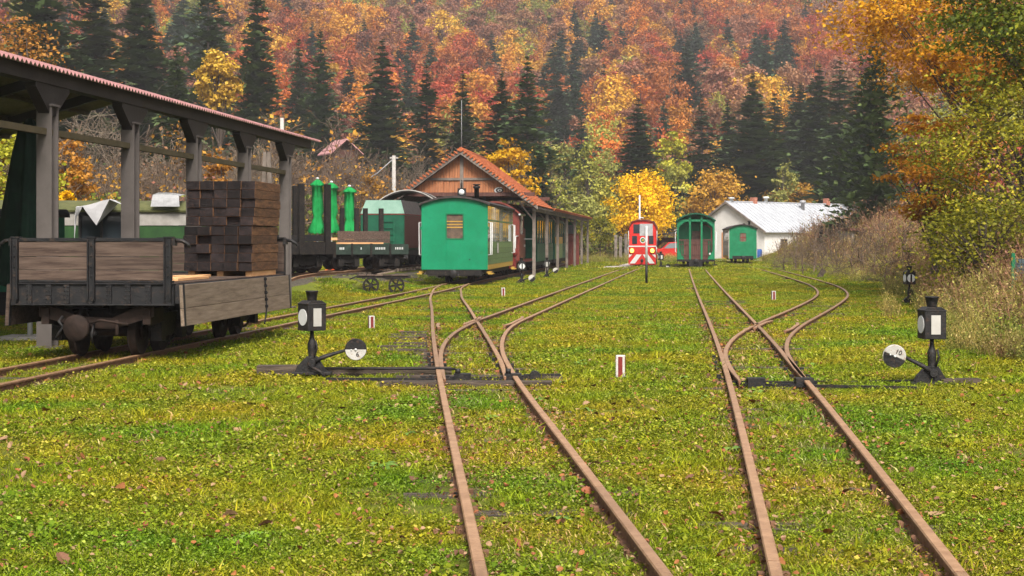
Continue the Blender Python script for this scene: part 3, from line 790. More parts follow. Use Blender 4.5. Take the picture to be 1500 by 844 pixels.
pL = G(457,555)
sL = lantern_stand((pL.x,pL.y,.05), R(3), "tall black lantern stand with white disc and weight numbered 6 beside the turnout", 1, "6", R(34), "black", 0.0, .40)
MB().box(-.62,.0,-.11,.11,-.06,.06).build("mounting_timber", MT['sleeper'], sL, (0,.16,.03)); MB().box(.0,1.55,-.10,.08,-.06,.06).build("mounting_timber", MT['sleeper'], sL, (0.01,.18,.0))
MB().tube([(.1,-.02,.07),(.9,.0,.06),(1.6,.02,.05)],.016,6).build("pull_rod", MT['iron'], sL)
MB().tube([(-.02,-.12,.10),(.10,-.13,.04),(.16,-.13,-.04)],.02,6).build("brace", MT['iron'], sL)
pR = G(1365,567)
sR = lantern_stand((pR.x,pR.y,.02), 0, "rusty brown lantern stand with white topped weight numbered 10 near the weedy bank", -1, "10", R(6), "white", R(24), .32, wz=.31)
MB().box(0,.42,-.07,.07,-.06,.03).build("mounting_timber", MT['sleeper'], sR, (.08,.0,.04)); MB().tube([(-.1,.1,.04),(-.8,.15,.02),(-1.3,.2,.02)],.014,6).build("pull_rod", MT['iron'], sR)
pM = G(1332,446); pM.z = zs(pM.x,pM.y)
lantern_stand((pM.x,pM.y,pM.z), 0, "dark lantern stand with barred white disc among brown weeds", 1, None, R(8), "black", R(40), .3, face='disc', wz=.12)
pA = G(764,417)
lantern_stand((pA.x,pA.y,0), R(5), "small lantern stand with white disc beside the green carriage", 1, None, R(5), "white", R(-40), .26, face='disc', wz=.22)
pB = G(801,408)
lantern_stand((pB.x,pB.y,0), 0, "small lantern stand beside the shed posts with raised weight", 1, None, R(0), "white", R(-30), .3, wz=.36, k=.9)
pC = G(968,394)
lantern_stand((pC.x,pC.y,0), R(8), "small lantern stand between the red locomotive and the green platform carriage", 1, None, R(8), "black", R(20), .30, wz=.14)

# ------------------------------------------------------------------ fouling markers, signal board
for px, row, h, a, wh in ((544,483,.24,.3,"beside the lantern stand numbered 6"),(737,435,.25,.1,"in front of the green carriage"),(909,556,.27,-.15,"in the turf between the two turnouts"),(1133,442,.27,.1,"inside the bend of the curving branch track")):
    p = G(px,row); mk = empty("fouling_marker", (p.x,p.y,0), a, "short white post with dark red stripe "+wh, "marker post", "fouling point markers")
    MB().box(-.05,.05,-.05,.05,-.05,h).build("post", MT['old_white'], mk, bevel=.006)
    MB().box(-.022,.026,-.053,.053,-.05,h-.015).box(-.053,.053,-.022,.024,-.05,h-.015).build("stripe", MT['red_old'], mk)
p = G(947,417); sg = empty("signal_board", (p.x,p.y,0), 0, "square grey board on white and black post before the red locomotive", "sign")
MB().cyl((0,0,0),(0,0,.70),.045,n=10).build("lower_post", MT['iron'], sg); MB().cyl((0,0,.70),(0,0,2.05),.042,n=10).build("upper_post", MT['white'], sg)
MB().box(-.235,.225,.045,.07,1.70,2.12).build("board", MT['grey_sign'], sg, bevel=.004)

# ------------------------------------------------------------------ little rail trolley
p = G(562,430); tr = empty("track_trolley", (p.x,p.y,0), R(4), "low plank trolley on four spoked iron wheels by the siding", "trolley")
MB().box(-.78,.78,-.42,-.30,.46,.52).box(-.78,.78,.30,.42,.46,.52).box(-.62,-.52,-.42,.42,.44,.461).box(.52,.62,-.42,.42,.44,.461).build("frame", MT['iron_dk'], tr)
for x in np.arange(-.72,.7,.24): MB().box(x,x+.22,-.45,.45,.521,.55).build("deck_board", MT['wood_grey'], tr)
MB().bar((-.78,-.3,.5),(-.98,-.3,.42),.05,.04).build("handle", MT['iron'], tr); MB().bar((-.2,-.2,.56),(.3,.1,.64),.06,.04).build("loose_stick", MT['wood_lit'], tr)
for x in (-.37,.37):
    MB().cyl((x,-.40,.235),(x,.40,.235),.035,n=8).build("axle", MT['iron'], tr)
    for y in (-.4,.4):
        wh = MB()
        for i in range(24):
            a0, a1 = 2*math.pi*i/24, 2*math.pi*(i+1)/24
            wh.add([(x+rr*math.cos(a),y+d,.235+rr*math.sin(a)) for a in (a0,a1) for rr in (.185,.235) for d in (-.04,.04)], [(0,1,5,4),(2,6,7,3),(0,4,6,2),(1,3,7,5)])
        for i in range(6):
            a = math.pi*i/3+.2; wh.bar((x,y,.235),(x+.2*math.cos(a),y,.235+.2*math.sin(a)),.035,.03,up=(0,1,0))
        wh.lathe([(.06,-.05),(.06,.05)],(x,y,.235),(0,1,0),12); wh.build("wheel", MT['iron_dk'], tr)
# ------------------------------------------------------------------ carriages
def arc_roof(W, y0, y1, ze, zc, th=.05, n=14):
    mb = MB(); pr = []
    for i in range(n+1):
        t = -1 + 2*i/n; pr.append((t*W, ze + (zc-ze)*(1-t*t)))
    low = [(x*.985, z-th) for x, z in pr]
    mb.prism(pr + low[::-1], (0,y0,0),(1,0,0),(0,0,1),(0,y1-y0,0)); return mb

def arch_end(W, zb, ze, zc, hole, y, th, n=12):
    """end wall with a curved top and a rectangular window hole (x0,x1,z0,z1) with cut corners"""
    x0,x1,z0,z1 = hole; mb = MB()
    top = lambda x: ze + (zc-ze)*(1-(x/W)**2)
    def col(xa, xb, za, zb_=None, k=4):
        pts = [(xa,za),(xb,za)] + ([(xb,zb_),(xa,zb_)] if zb_ is not None else [(xb+(xa-xb)*i/k, top(xb+(xa-xb)*i/k)) for i in range(k+1)])
        mb.prism(pts, (0,y,0),(1,0,0),(0,0,1),(0,th,0))
    col(-W,x0,zb); col(x1,W,zb); col(x0,x1,zb,z0); col(x0,x1,z1)
    c = .06
    for sx, xx in ((1,x0),(-1,x1)):
        for sz, zz in ((1,z0),(-1,z1)):
            mb.prism([(xx,zz),(xx+sx*c,zz),(xx+sx*c*.35,zz+sz*c*.35),(xx,zz+sz*c)],(0,y+.001,0),(1,0,0),(0,0,1),(0,th-.002,0))
    return mb

def side_wall(root, x, s, y0, y1, zb, ze, nwin, m_low, m_frame, m_strip, m_glass, z_sill=1.35, z_mid=2.12, posts=None):
    d = .03*s
    xa, xb = sorted((x, x-d*2)); n = 4; zl = zb + (.16 if m_strip else 0)
    hgt = (z_sill-zl)/n
    for k in range(n): MB().box(xa,xb,y0,y1,zl+k*hgt+.004,zl+(k+1)*hgt-.004).build("wall_plank", m_low, root)
    MB().box(min(x-d,x-d*1.6),max(x-d,x-d*1.6),y0,y1,zl,z_sill).build("wall_lining", MT['roof_dk'], root)
    if m_strip: MB().box(xa+ (.004 if s>0 else -.004), xb+(.004 if s>0 else -.004), y0,y1,zb,zl-.004).build("sill_board", m_strip, root)
    bw = (y1-y0)/nwin
    for i in range(nwin):
        a, b = y0+i*bw, y0+(i+1)*bw; p = .055
        wf = MB().box(xa,xb,a,a+p,z_sill,ze).box(xa,xb,b-p,b,z_sill,ze).box(xa,xb,a+p,b-p,z_sill,z_sill+.05).box(xa,xb,a+p,b-p,ze-.06,ze).box(xa,xb,a+p,b-p,z_mid-.03,z_mid+.03)
        if posts: wf.box(xa,xb,(a+b)/2-.025,(a+b)/2+.025,z_sill+.05,ze-.06)
        wo = wf.build("window", m_frame, root)
        g = x - d*.25
        for z0,z1 in ((z_sill+.05,z_mid-.03),(z_mid+.03,ze-.06)):
            MB().box(g-.004,g+.004,a+p,b-p,z0,z1).build("pane", m_glass, wo)

def handrail(root, x, y, z0, z1, s, m):
    MB().tube([(x,y,z0),(x+s*.09,y,z0+.01),(x+s*.09,y,z1-.01),(x,y,z1)],.02,8).build("handrail", m, root)

def closed_carriage(root, L, W, m_end, m_low, m_frame, m_strip, m_glass, nwin, zb=.46, ze=2.68, zc=2.88, hole=(-.27,.29,1.50,2.32), m_roof=None, rail_m=None, posts=True, pane=None):
    e = arch_end(W, zb, ze, zc, hole, 0, .04).build("end_wall", m_end, root, bevel=.003)
    MB().box(hole[0]-.0,hole[1]+.0,.030,.036,hole[2],hole[3]).build("end_window_pane", pane or MT['glass'], root)
    arch_end(W, zb, ze, zc, hole, L-.04, .04).build("end_wall", m_end, root)
    for s in (-1,1): side_wall(root, s*W, s, .042, L-.042, zb, ze, nwin, m_low, m_frame, m_strip, m_glass, posts=posts)
    arc_roof(W+.09, -.12, L+.12, ze+.0, zc+.05, .06).build("roof", m_roof or MT['roof_dk'], root)
    MB().box(-W+.05,W-.05,.05,L-.05,zb-.02,zb+.03).build("floor", MT['brown_dk'], root)
    u = MB().box(-W+.15,-W+.25,.1,L-.1,.30,.44).box(W-.25,W-.15,.1,L-.1,.30,.44).box(-W+.2,W-.2,-.03,.08,.26,.455).box(-W+.2,W-.2,L-.08,L+.03,.26,.455)
    u.build("underframe", MT['iron_dk'], root)
    if rail_m:
        for x in (-W-.0, W+.0):
            s = 1 if x > 0 else -1
            for y in (.10,.62,L-.62,L-.1): handrail(root, x, y, .95, 2.05, s, rail_m)
            for y in (.36, L-.36): MB().box(min(x,x+s*.16),max(x,x+s*.16),y-.3,y+.3,.30,.34).box(min(x-s*.05,x+s*.1),max(x-s*.05,x+s*.1),y-.25,y+.25,.34,.40).build("step", MT['ochre'], root)
    bogie(root, 1.7, .9); bogie(root, L-1.7, .9)
    coupler(root, -.02, .33, 0, .14); coupler(root, L+.02, .33, 0, .14, d=1)

c1 = put("passenger_carriage", LB, 55.0, "bright green end carriage with sage boarded side and rounded rear window", "carriage", "green passenger carriages", dx=-0.10)
closed_carriage(c1, 10.2, 1.12, MT['green'], MT['green_side'], MT['green_side'], MT['ochre'], MT['glass_w'], 7, rail_m=MT['white'], pane=MT['pane_in'])
for z in (1.86,1.96,2.06): MB().box(-.27,.29,.020,.028,z,z+.035).build("window_bar", MT['ochre'], c1)
fr = MB(); x0,x1,z0,z1 = -.27,.29,1.50,2.32
fr.box(x0-.03,x0+.01,-.012,.0,z0,z1).box(x1-.01,x1+.03,-.012,.0,z0,z1).box(x0-.03,x1+.03,-.012,.0,z0-.03,z0+.01).box(x0-.03,x1+.03,-.012,.0,z1-.01,z1+.03).build("window_surround", MT['green_mid'], c1)
MB().box(.86,.97,-.006,.0,.98,1.08).build("plate", MT['green_mid'], c1); MB().lathe([(.03,0),(.03,.01)],(.51,0,.80),(0,-1,0),10).build("stain", MT['green_dk'], c1)
MB().box(-1.16,-1.12,-.04,.02,1.8,1.9).box(1.12,1.16,-.04,.02,1.8,1.9).lathe([(.03,0),(.025,.03)],(.9,0,2.66),(0,-1,0),8).build("lamp_bracket", MT['green_mid'], c1)
MB().lathe([(.085,2.85),(.085,3.22),(.12,3.23),(.12,3.30),(.07,3.31),(.07,3.33),(.13,3.34),(.13,3.37)],(.62,1.2,0),(0,0,1),12).build("stove_chimney", MT['iron'], c1)
MB().box(1.1401,1.146,3.3,3.75,1.0,1.35).build("route_board", MT['old_white'], c1)

# maroon locomotive coupled behind it, under the shed
lo = put("diesel_locomotive", LB, 66.2, "maroon locomotive with curved cab roof and red buffer behind the green carriage", "locomotive")
W = 1.0
MB().box(-W,W,0,8.2,.52,.62).box(-W,W,-.06,.06,.30,.70).build("frame", MT['red_old'], lo)
cb = arch_end(W, .62, 2.55, 3.0, (-.55,.55,1.75,2.45), 1.2, .05).build("cab_end", MT['maroon'], lo); arch_end(W, .62, 2.55, 3.0, (-.55,.55,1.75,2.45), 3.1, .05).build("cab_end", MT['maroon'], lo)
MB().box(-.55,.55,1.22,1.226,1.75,2.45).build("cab_window", MT['glass_w'], lo)
for s in (-1,1):
    MB().box(s*W-.02,s*W+.02,1.25,3.1,.62,1.7).box(s*W-.02,s*W+.02,1.25,1.5,1.7,2.55).box(s*W-.02,s*W+.02,2.8,3.1,1.7,2.55).build("cab_side", MT['maroon'], lo)
    MB().box(s*W-.008,s*W+.004,1.5,2.8,1.7,2.55).build("side_window", MT['glass_w'], lo)
    MB().tube([(s*(W-.03),.05,.62),(s*(W-.03),.05,1.6),(s*(W-.03),1.15,1.62)],.022,8).tube([(s*(W-.03),3.3,1.5),(s*(W-.03),8.1,1.5),(s*(W-.03),8.1,.62)],.02,8).build("railing", MT['white'], lo)
arc_roof(W+.06,1.05,3.3,2.55,3.05,.07).build("cab_roof", MT['maroon'], lo); MB().box(-W-.07,-W+.0,1.04,3.31,2.47,2.54).box(W,W+.07,1.04,3.31,2.47,2.54).build("roof_edge", MT['white'], lo)
MB().box(-.62,.62,3.16,8.0,.63,2.0).box(-.5,.5,.3,1.19,.63,1.5).build("engine_hood", MT['maroon'], lo, bevel=.06); MB().box(-.625,.625,3.3,7.9,1.15,1.25).build("white_band", MT['white'], lo)
bogie(lo, 1.6, 1.1); bogie(lo, 6.4, 1.1); coupler(lo, 0, .42, 0, .15, MT['red_old']); coupler(lo, 8.2, .42, 0, .15, MT['red_old'], 1)
MB().lathe([(.19,0),(.19,.05),(.0,.06)],(W-.10,-.06,.95),(0,-1,0),16).build("buffer_disc", MT['red_old'], lo)

# open-sided green carriages inside the shed
def open_carriage(root, L, W, m_body, m_roof, nb=7, panel=True):
    zb, ze, zc = .46, 2.55, 2.85
    for s in (-1,1):
        xa, xb = sorted((s*W, s*(W-.05)))
        n = 4; h = (1.30-zb)/n
        for k in range(n): MB().box(xa,xb,.08,L-.08,zb+k*h+.004,zb+(k+1)*h-.004).build("wall_plank", m_body, root)
        for i in range(nb+1): 
            y = .04+(L-.08)*i/nb; MB().box(xa-.005,xb+.005,y-.05,y+.05,zb,ze).build("post", m_body, root)
        MB().box(xa,xb,.1,L-.1,ze-.18,ze).build("eaves_board", m_body, root)
        for i in range(nb):
            y = .04+(L-.08)*i/nb; MB().box(s*(W-.03)-.004,s*(W-.03)+.004,y+.05,y+(L-.08)/nb-.05,1.31,ze-.18).build("pane", MT['glass_w'] if i % 2 else MT['glass'], root)
    arch_end(W,zb,ze,zc,(-.35,.35,1.4,2.2),0.0,.04).build("end_wall", m_body, root); arch_end(W,zb,ze,zc,(-.35,.35,1.4,2.2),L-.04,.04).build("end_wall", m_body, root)
    arc_roof(W+.08,-.3,L+.3,ze,zc+.04,.05).build("roof", m_roof, root)
    MB().box(-W+.06,W-.06,.05,L-.05,.28,.45).build("underframe", MT['iron_dk'], root)
    bogie(root,1.7,.9); bogie(root,L-1.7,.9); coupler(root,0,.33); coupler(root,L,.33,d=1)
oc1 = put("passenger_carriage", LB, 75.2, "dark green boarded carriage under the shed next to the maroon locomotive", "carriage", "green passenger carriages"); open_carriage(oc1, 9.0, 1.05, MT['green_dk'], MT['roof_dk'])
oc2 = put("passenger_carriage", LB, 85.2, "dark green boarded carriage with sage lower side deep under the shed", "carriage", "green passenger carriages"); open_carriage(oc2, 9.4, 1.05, MT['green_dk'], MT['roof_dk'])
MB().box(1.052,1.058,.3,5.5,.5,1.25).build("side_panel", MT['green_side'], oc2); MB().box(1.052,1.060,.3,5.5,1.26,1.62).build("advert_board", MT['ochre'], oc2)
gl = put("diesel_locomotive", LB, 101.5, "small green diesel locomotive with yellow front at the far shed end", "locomotive", dx=.15)
MB().box(-.9,.9,0,6,.5,.62).box(-.9,.9,-.05,.05,.3,.75).build("frame", MT['iron_dk'], gl); MB().box(-.85,.85,.9,2.6,.63,2.6).build("cab", MT['green_mid'], gl, bevel=.05); MB().box(-.55,.55,2.61,5.8,.63,1.8).box(-.5,.5,.1,.89,.63,1.7).build("hood", MT['green_dk'], gl, bevel=.04)
arc_roof(.95,.75,2.75,2.6,2.85,.05).build("cab_roof", MT['green_mid'], gl); MB().box(.1,.7,.885,.895,1.85,2.4).box(-.7,-.1,.885,.895,1.85,2.4).build("window", MT['glass_w'], gl); MB().box(.851,.86,1.2,2.2,1.8,2.4).build("side_window", MT['glass_w'], gl)
MB().box(.2,.9,-.055,.0,1.1,1.7).build("yellow_panel", MT['ochre'], gl); bogie(gl,1.3,1.1); bogie(gl,4.6,1.1); coupler(gl,-.05,.42)
rp = G(838,396); ry = 97.0; o = MB().box(-.42,.42,-.15,.15,0,1.85).box(-.46,.46,-.18,.18,1.86,1.93).build("red_cabinet", MT['maroon'], None, (Xat(838,ry), ry, 0), bevel=.03); tag(o, "tall faded red cabinet beside the far shed post", "cabinet")

# ------------------------------------------------------------------ train shed with tiled roof
def train_shed():
    y0, L = 67.6, 8.0; s = 0.104
    ax = Xat(676.5, y0); sh = empty("train_shed", (ax, y0, 0), -math.atan(s), "timber train shed with orange tiled roof and boarded gable", "shed")
    ZA, ZE, H = 5.23, 2.93, 3.12; pit = (ZA-ZE)/H; hyp = math.hypot(H, ZA-ZE)
    for sd in (-1,1):                       # tile courses as overlapping rows of curved tiles
        rows, cols = 22, 26; u = Vector((sd*H,0,ZE-ZA))/hyp; nrm = Vector((sd*(ZA-ZE),0,H))/hyp; dl = hyp/rows; cw = (L+.5)/cols
        v = []; f = []
        for r_ in range(rows):
            for c in range(cols):
                yy = -.35 + c*cw; b = len(v); jit = rnd.uniform(-.006,.006)
                for t, lift in ((0,.0),(1.12,.035)):
                    for q, hh in ((0,.0),(.3,.035),(.62,.045),(1,.0)):
                        v.append(tuple(Vector((0,yy+q*cw,ZA)) + u*((r_+t)*dl) + nrm*(hh+lift+.02+jit)))
                for i in range(3): f.append((b+i,b+i+1,b+5+i,b+4+i))
                b2 = len(v)
                for i in range(4): v.append(tuple(Vector(v[b+4+i]) - nrm*.03))
                for i in range(3): f.append((b+4+i,b+5+i,b2+i+1,b2+i))
        me = bpy.data.meshes.new("roof_tiles"); me.from_pydata(v,[],f); me.materials.append(MT['tile']); me.update()
        tag(link("roof_tiles", me, sh), kind="stuff")
        a = Vector((0,-.3,ZA-.03)); MB().prism([(0,-.03),(sd*(H+.02),ZE-ZA-.03),(sd*(H+.02),ZE-ZA-.09),(0,-.11)],(0,-.3,ZA),(1,0,0),(0,0,1),(0,L+.4,0)).build("roof_deck", MT['timber'], sh)
        MB().prism([(0,.03),(sd*(H+.06),ZE-ZA+.01),(sd*(H+.06),ZE-ZA-.13),(0,-.16)],(0,-.40,ZA),(1,0,0),(0,0,1),(0,.05,0)).build("bargeboard", MT['timber'], sh)
        vt = MB()
        for k in range(24): vt.obox(Vector((0,-.40,ZA+.06))+u*((k+.5)*hyp/24), (hyp/24*1.05,.12,.05), Matrix.Rotation(-sd*math.atan(pit)*1.0 if sd>0 else math.atan(pit),3,'Y') @ Matrix.Rotation(.06*sd,3,'Y'))
        tag(vt.build("verge_tiles", MT['tile'], sh), kind="stuff")
    MB().tube([(0,-.42,ZA+.05),(0,L+.1,ZA+.05)],.09,8).build("ridge_tiles", MT['tile'], sh)
    for ge in (0.0, L-.3):
        gb = MB(); zb = 3.52; xm = (ZA-.12-zb)/pit; n = int(2*xm/.115)
        for k in range(n):
            xa, xb = -xm+2*xm*k/n, -xm+2*xm*(k+1)/n; g = .006
            tA, tB = ZA-.12-abs(xa)*pit, ZA-.12-abs(xb)*pit
            yo = ge + (.0 if k % 2 else .012)
            gb.prism([(xa+g,zb),(xb-g,zb),(xb-g,max(zb+.01,tB)),(xa+g,max(zb+.01,tA))],(0,yo,0),(1,0,0),(0,0,1),(0,.02,0))
        tag(gb.build("gable_boards", MT['gable'], sh), kind="stuff")
        MB().box(-xm,xm,ge+.035,ge+.05,zb,zb+.3).build("backing_board", MT['brown_dk'], sh)
        MB().box(-.07,.07,ge-.06,ge-.003,zb-.2,ZA-.1).build("king_post", MT['timber'], sh)
        MB().box(-1.55,-.072,ge-.05,ge-.003,4.02,4.12).box(.072,1.55,ge-.05,ge-.003,4.02,4.12).build("collar_beam", MT['timber'], sh)
        MB().box(-H+.1,H-.1,ge-.055,ge+.09,3.36,3.515).build("tie_beam", MT['brown_dk'], sh)
    CL = 39.0                                # low canopy that carries on behind the hall
    for k in range(7):
        y = .15 + k*(CL-.6)/6
        for sd in (-1,1):
            x = sd*(H-.14)
            MB().box(x-.065,x+.065,y-.065,y+.065,0,2.80).build("post", MT['timber'], sh)
            MB().bar((x,y,2.25),(x,y+.5,2.75),.06,.06).bar((x,y,2.35),(x-sd*.6,y,3.1),.06,.06).build("brace", MT['timber'], sh)
        if y < L: MB().bar((-H+.1,y,ZE+.0),(0,y,ZA-.2),.1,.14).bar((H-.1,y,ZE+.0),(0,y,ZA-.2),.1,.14).build("rafter", MT['timber'], sh)
    for sd in (-1,1): MB().box(sd*(H-.14)-.07,sd*(H-.14)+.07,0,CL-.3,2.74,2.86).build("wall_plate", MT['timber'], sh)
    for k in range(0):                 # light-coloured slats between posts near the far end
        y = .15 + k*(CL-.6)/10; MB().box(H-.18,H-.08,y+1.4,y+1.5,.0,2.74).build("post", MT['timber'], sh)
    for sd in (-1,1):
        MB().prism([(0,3.30),(sd*(H+.1),2.90),(sd*(H+.1),2.96),(0,3.37)],(0,L+.05,0),(1,0,0),(0,0,1),(0,CL-L,0)).build("canopy_roof", MT['tile'], sh)
        MB().prism([(0,3.24),(sd*(H+.05),2.84),(sd*(H+.05),2.895),(0,3.295)],(0,L+.05,0),(1,0,0),(0,0,1),(0,CL-L,0)).build("canopy_deck", MT['timber'], sh)
        cvt = MB()
        for k in range(int((CL-L)/.28)): cvt.box(sd*(H+.02)-.12,sd*(H+.02)+.12,L+.1+k*.28,L+.1+k*.28+.26,2.965,3.005+.012*(k%2))
        tag(cvt.build("edge_tiles", MT['tile'], sh), kind="stuff")
        MB().box(-H+.1,H-.1,CL-.2,CL-.05,2.86,3.0).build("end_beam", MT['timber'], sh) if sd > 0 else None
    return sh, ax, y0
shed, shx, shy = train_shed()
gx = lambda px: Xat(px, shy)
l1 = empty("gable_lamp", (gx(676.5), shy-.18, 3.52), 0, "round white lamp in black box on the shed gable", "lamp")
MB().box(-.17,.17,-.12,.1,-.18,.16).build("housing", MT['iron'], l1); MB().lathe([(.12,0),(.11,.03),(0,.045)],(0,-.12,0),(0,-1,0),18).build("lens", MT['white'], l1)
MB().cyl((0,.0,.16),(0,.0,.5),.02,n=6).build("hanger", MT['iron'], l1)
sp = empty("loudspeaker", (gx(732), shy-.14, 3.60), 0, "oval white horn loudspeaker on the boarded gable", "loudspeaker")
for k, (rr, m) in enumerate(((.22,'white'),(.16,'iron'),(.09,'white'),(.04,'iron'))):
    ob = MB().lathe([(rr,0),(rr,.02)],(0,-.022*k,0),(0,-1,0),20).build(("horn_rim","horn_throat","horn_ring","horn_core")[k], MT[m], sp); ob.scale = (1,1,.62)
o = MB().cyl((0,0,0),(0,0,2.1),.016,.010,8).build("lightning_rod", MT['grey_sign'], None, (gx(676.5), shy-.3, 5.2)); tag(o, "thin pale rod rising from the shed roof apex", "rod")

# ------------------------------------------------------------------ red locomotive with lit headlamps
rl = put("shunting_locomotive", LAR, 95.0, "small red shunting locomotive with white chevrons and lit headlamps", "locomotive", dx=.12)
rl.scale = (.92, 1, 1)
W = .86
MB().prism([(-W,.36),(W,.36),(W,.5),(W,2.15),(.66,2.5),(.3,2.58),(-.3,2.58),(-.66,2.5),(-W,2.15)],(0,.9,0),(1,0,0),(0,0,1),(0,1.6,0)).build("cab", MT['red'], rl)
MB().prism([(-.9,2.13),(-.68,2.50),(-.3,2.60),(.3,2.60),(.68,2.50),(.9,2.13),(.9,2.19),(.7,2.56),(.3,2.66),(-.3,2.66),(-.7,2.56),(-.9,2.19)],(0,.8,0),(1,0,0),(0,0,1),(0,1.8,0)).build("cab_roof", MT['maroon'], rl)
MB().box(-W+.02,W-.02,0,.88,.36,1.14).build("nose", MT['red'], rl, bevel=.03); MB().box(-.60,.60,2.52,5.2,.36,1.5).build("engine_hood", MT['red'], rl, bevel=.04)
MB().box(-.60,-.10,.885,.895,1.85,2.38).box(.10,.60,.885,.895,1.85,2.38).build("windscreen", MT['glass'], rl); MB().box(-.68,-.36,.885,.896,1.22,1.70).box(.36,.68,.885,.896,1.22,1.70).build("lower_window", MT['glass'], rl)
MB().box(-W-.006,W+.006,-.012,.9,1.06,1.13).build("white_band", MT['white'], rl)
cv = MB()
for s in (-1,1):
    for xa, xb in ((.03,.37),(.62,.84)):
        q = [(s*xa*1.0,.62),(s*min(xb,.84),.62),(s*min(xb+.42,.84),.62 if xb>.5 else .10),(s*(xa+.42 if xa<.5 else .84),.10 if xa<.5 else .42)]
        cv.prism(q, (0,-.032,0),(1,0,0),(0,0,1),(0,.012,0))
cv.build("chevron", MT['white'], rl); MB().box(-W,W,-.03,-.0145,.04,.62).build("buffer_beam", MT['red'], rl).location.y = .016
for s in (-1,1):
    lamp = MB().lathe([(.14,0),(.15,.08),(.13,.09)],(s*.64,0,.84),(0,-1,0),20).build("headlamp", MT['orange'], rl)
    MB().lathe([(.12,.0),(.11,.02),(0,.03)],(s*.64,-.09,.84),(0,-1,0),20).build("lens", MT['lamp_on'], lamp)
lg = MB().lathe([(.18,0),(.18,.012)],(0,.9,1.45),(0,-1,0),28).build("round_emblem", MT['white'], rl)
MB().lathe([(.135,0),(.135,.006)],(0,.887,1.45),(0,-1,0),24).build("emblem_green", MT['green_mid'], lg); MB().prism([(-.09,-.02),(.02,.07),(.09,.03),(.05,-.07)],(0,.879,1.45),(1,0,0),(0,0,1),(0,-.003,0)).build("emblem_yellow", MT['ochre'], lg)
MB().lathe([(.10,0),(.10,.015)],(-.02,.885,2.24),(0,-1,0),20).build("upper_lamp", MT['old_white'], rl); MB().lathe([(.055,0),(.055,.01)],(-.02,.868,2.24),(0,-1,0),16).build("upper_lamp_glass", MT['orange'], rl)
for s in (-1,1): MB().tube([(s*(W+.04),.8,1.2),(s*(W+.04),.8,2.0)],.02,6).tube([(s*(W+.03),.02,.62),(s*(W+.03),.02,1.06)],.02,6).build("handrail", MT['white'], rl)
MB().lathe([(.05,0),(.05,.2),(.09,.23),(.10,.28),(.10,.33),(.0,.34)],(0,-.02,.26),(0,-1,0),16).build("buffer", MT['iron'], rl)
MB().box(-.75,.75,.1,5.1,.02,.34).build("underframe", MT['iron_dk'], rl)
wb = empty("running_gear", (0,0,0)); wb.parent = rl; wheelset(wb, 1.2); wheelset(wb, 3.9)
MB().tube([(-.3,1.2,2.64),(-.15,1.2,2.78),(.05,1.2,2.74)],.03,6).build("roof_horn", MT['white'], rl)

# ------------------------------------------------------------------ carriage with open platform, and the far green carriage
c2 = put("passenger_carriage", LC, 88.0, "green carriage with open end platform and dark brown barred railing", "carriage", "green passenger carriages")
W = 1.0; zb, ze, zc = .40, 2.50, 2.86
for x in (-.96,-.31,.31,.96): MB().box(x-.05,x+.05,0,.08,zb,ze+(zc-ze)*(1-(x)**2)-.04).build("platform_post", MT['green_mid'], c2)
MB().box(-W,W,.0,.07,ze-.05,ze+.06).build("header", MT['green_mid'], c2)
for s in (-1,1):
    MB().prism([(s*.98,ze-.02),(s*.98,ze-.55),(s*.86,ze-.30),(s*.6,ze-.08),(s*.33,ze-.02)],(0,.01,0),(1,0,0),(0,0,1),(0,.05,0)).build("arch_bracket", MT['green_mid'], c2)
    MB().box(s*.98-.03,s*.98+.03,0.08,1.1,zb,1.05).build("platform_side", MT['green_mid'], c2); MB().box(s*.98-.03,s*.98+.03,.95,1.05,1.05,ze).build("platform_post", MT['green_mid'], c2)
    MB().prism([(s*.95,.42),(s*.95,.95),(s*.62,.42)],(0,-.02,0),(1,0,0),(0,0,1),(0,.03,0)).build("gusset", MT['green_mid'], c2)
    handrail(c2, s*W, .05, .8, 1.9, s, MT['white']); MB().box(s*1.0-.14,s*1.0+.14,0,.5,.10,.15).box(s*1.0-.02,s*1.0+.02,.2,.3,.15,.4).build("step", MT['iron_dk'], c2)
for x in np.arange(-.86,.87,.115): MB().box(x-.016,x+.016,.02,.05,.50,1.44).build("railing_bar", MT['brown_dk'], c2)
MB().box(-.9,.9,.015,.06,1.42,1.50).box(-.9,.9,.015,.06,1.20,1.24).box(-.9,.9,.015,.06,.62,.68).build("railing_rail", MT['brown_dk'], c2); MB().box(-.62,.62,.052,.07,.42,1.40).build("railing_plate", MT['brown_dk'], c2)
arch_end(W,zb,ze,zc,(-.22,.24,1.30,1.95),1.1,.05).build("end_wall", MT['green_mid'], c2); MB().box(-.22,.24,1.13,1.135,1.30,1.95).build("door_pane", MT['pane_in'], c2)
MB().tube([(.25,.9,.5),(.25,.9,2.3),(.5,.9,2.3),(.85,.9,2.1),(.88,.9,.5)],.03,6).build("door_frame", MT['red_old'], c2)
for s in (-1,1): side_wall(c2, s*W, s, 1.152, 9.9, zb, ze, 7, MT['green_mid'], MT['green_mid'], None, MT['glass_w'])
arc_roof(W+.07,-.15,10.1,ze+.02,zc+.04,.05).build("roof", MT['roof_dk'], c2)
arc_roof(W+.075,-.16,-.151,ze+.03,zc+.05,.07).build("roof_fascia", MT['green_dk'], c2)
MB().box(-W,W,0,9.9,.30,.42).build("underframe", MT['iron_dk'], c2); MB().box(-.36,.36,-.1,.04,.02,.34).build("coupling_plate", MT['iron'], c2); bogie(c2,1.6,.9); bogie(c2,8.2,.9); coupler(c2,-.1,.33)
MB().lathe([(.05,0),(.05,.05)],(.75,-.01,.72),(0,-1,0),10).build("tail_lamp", MT['white'], c2)

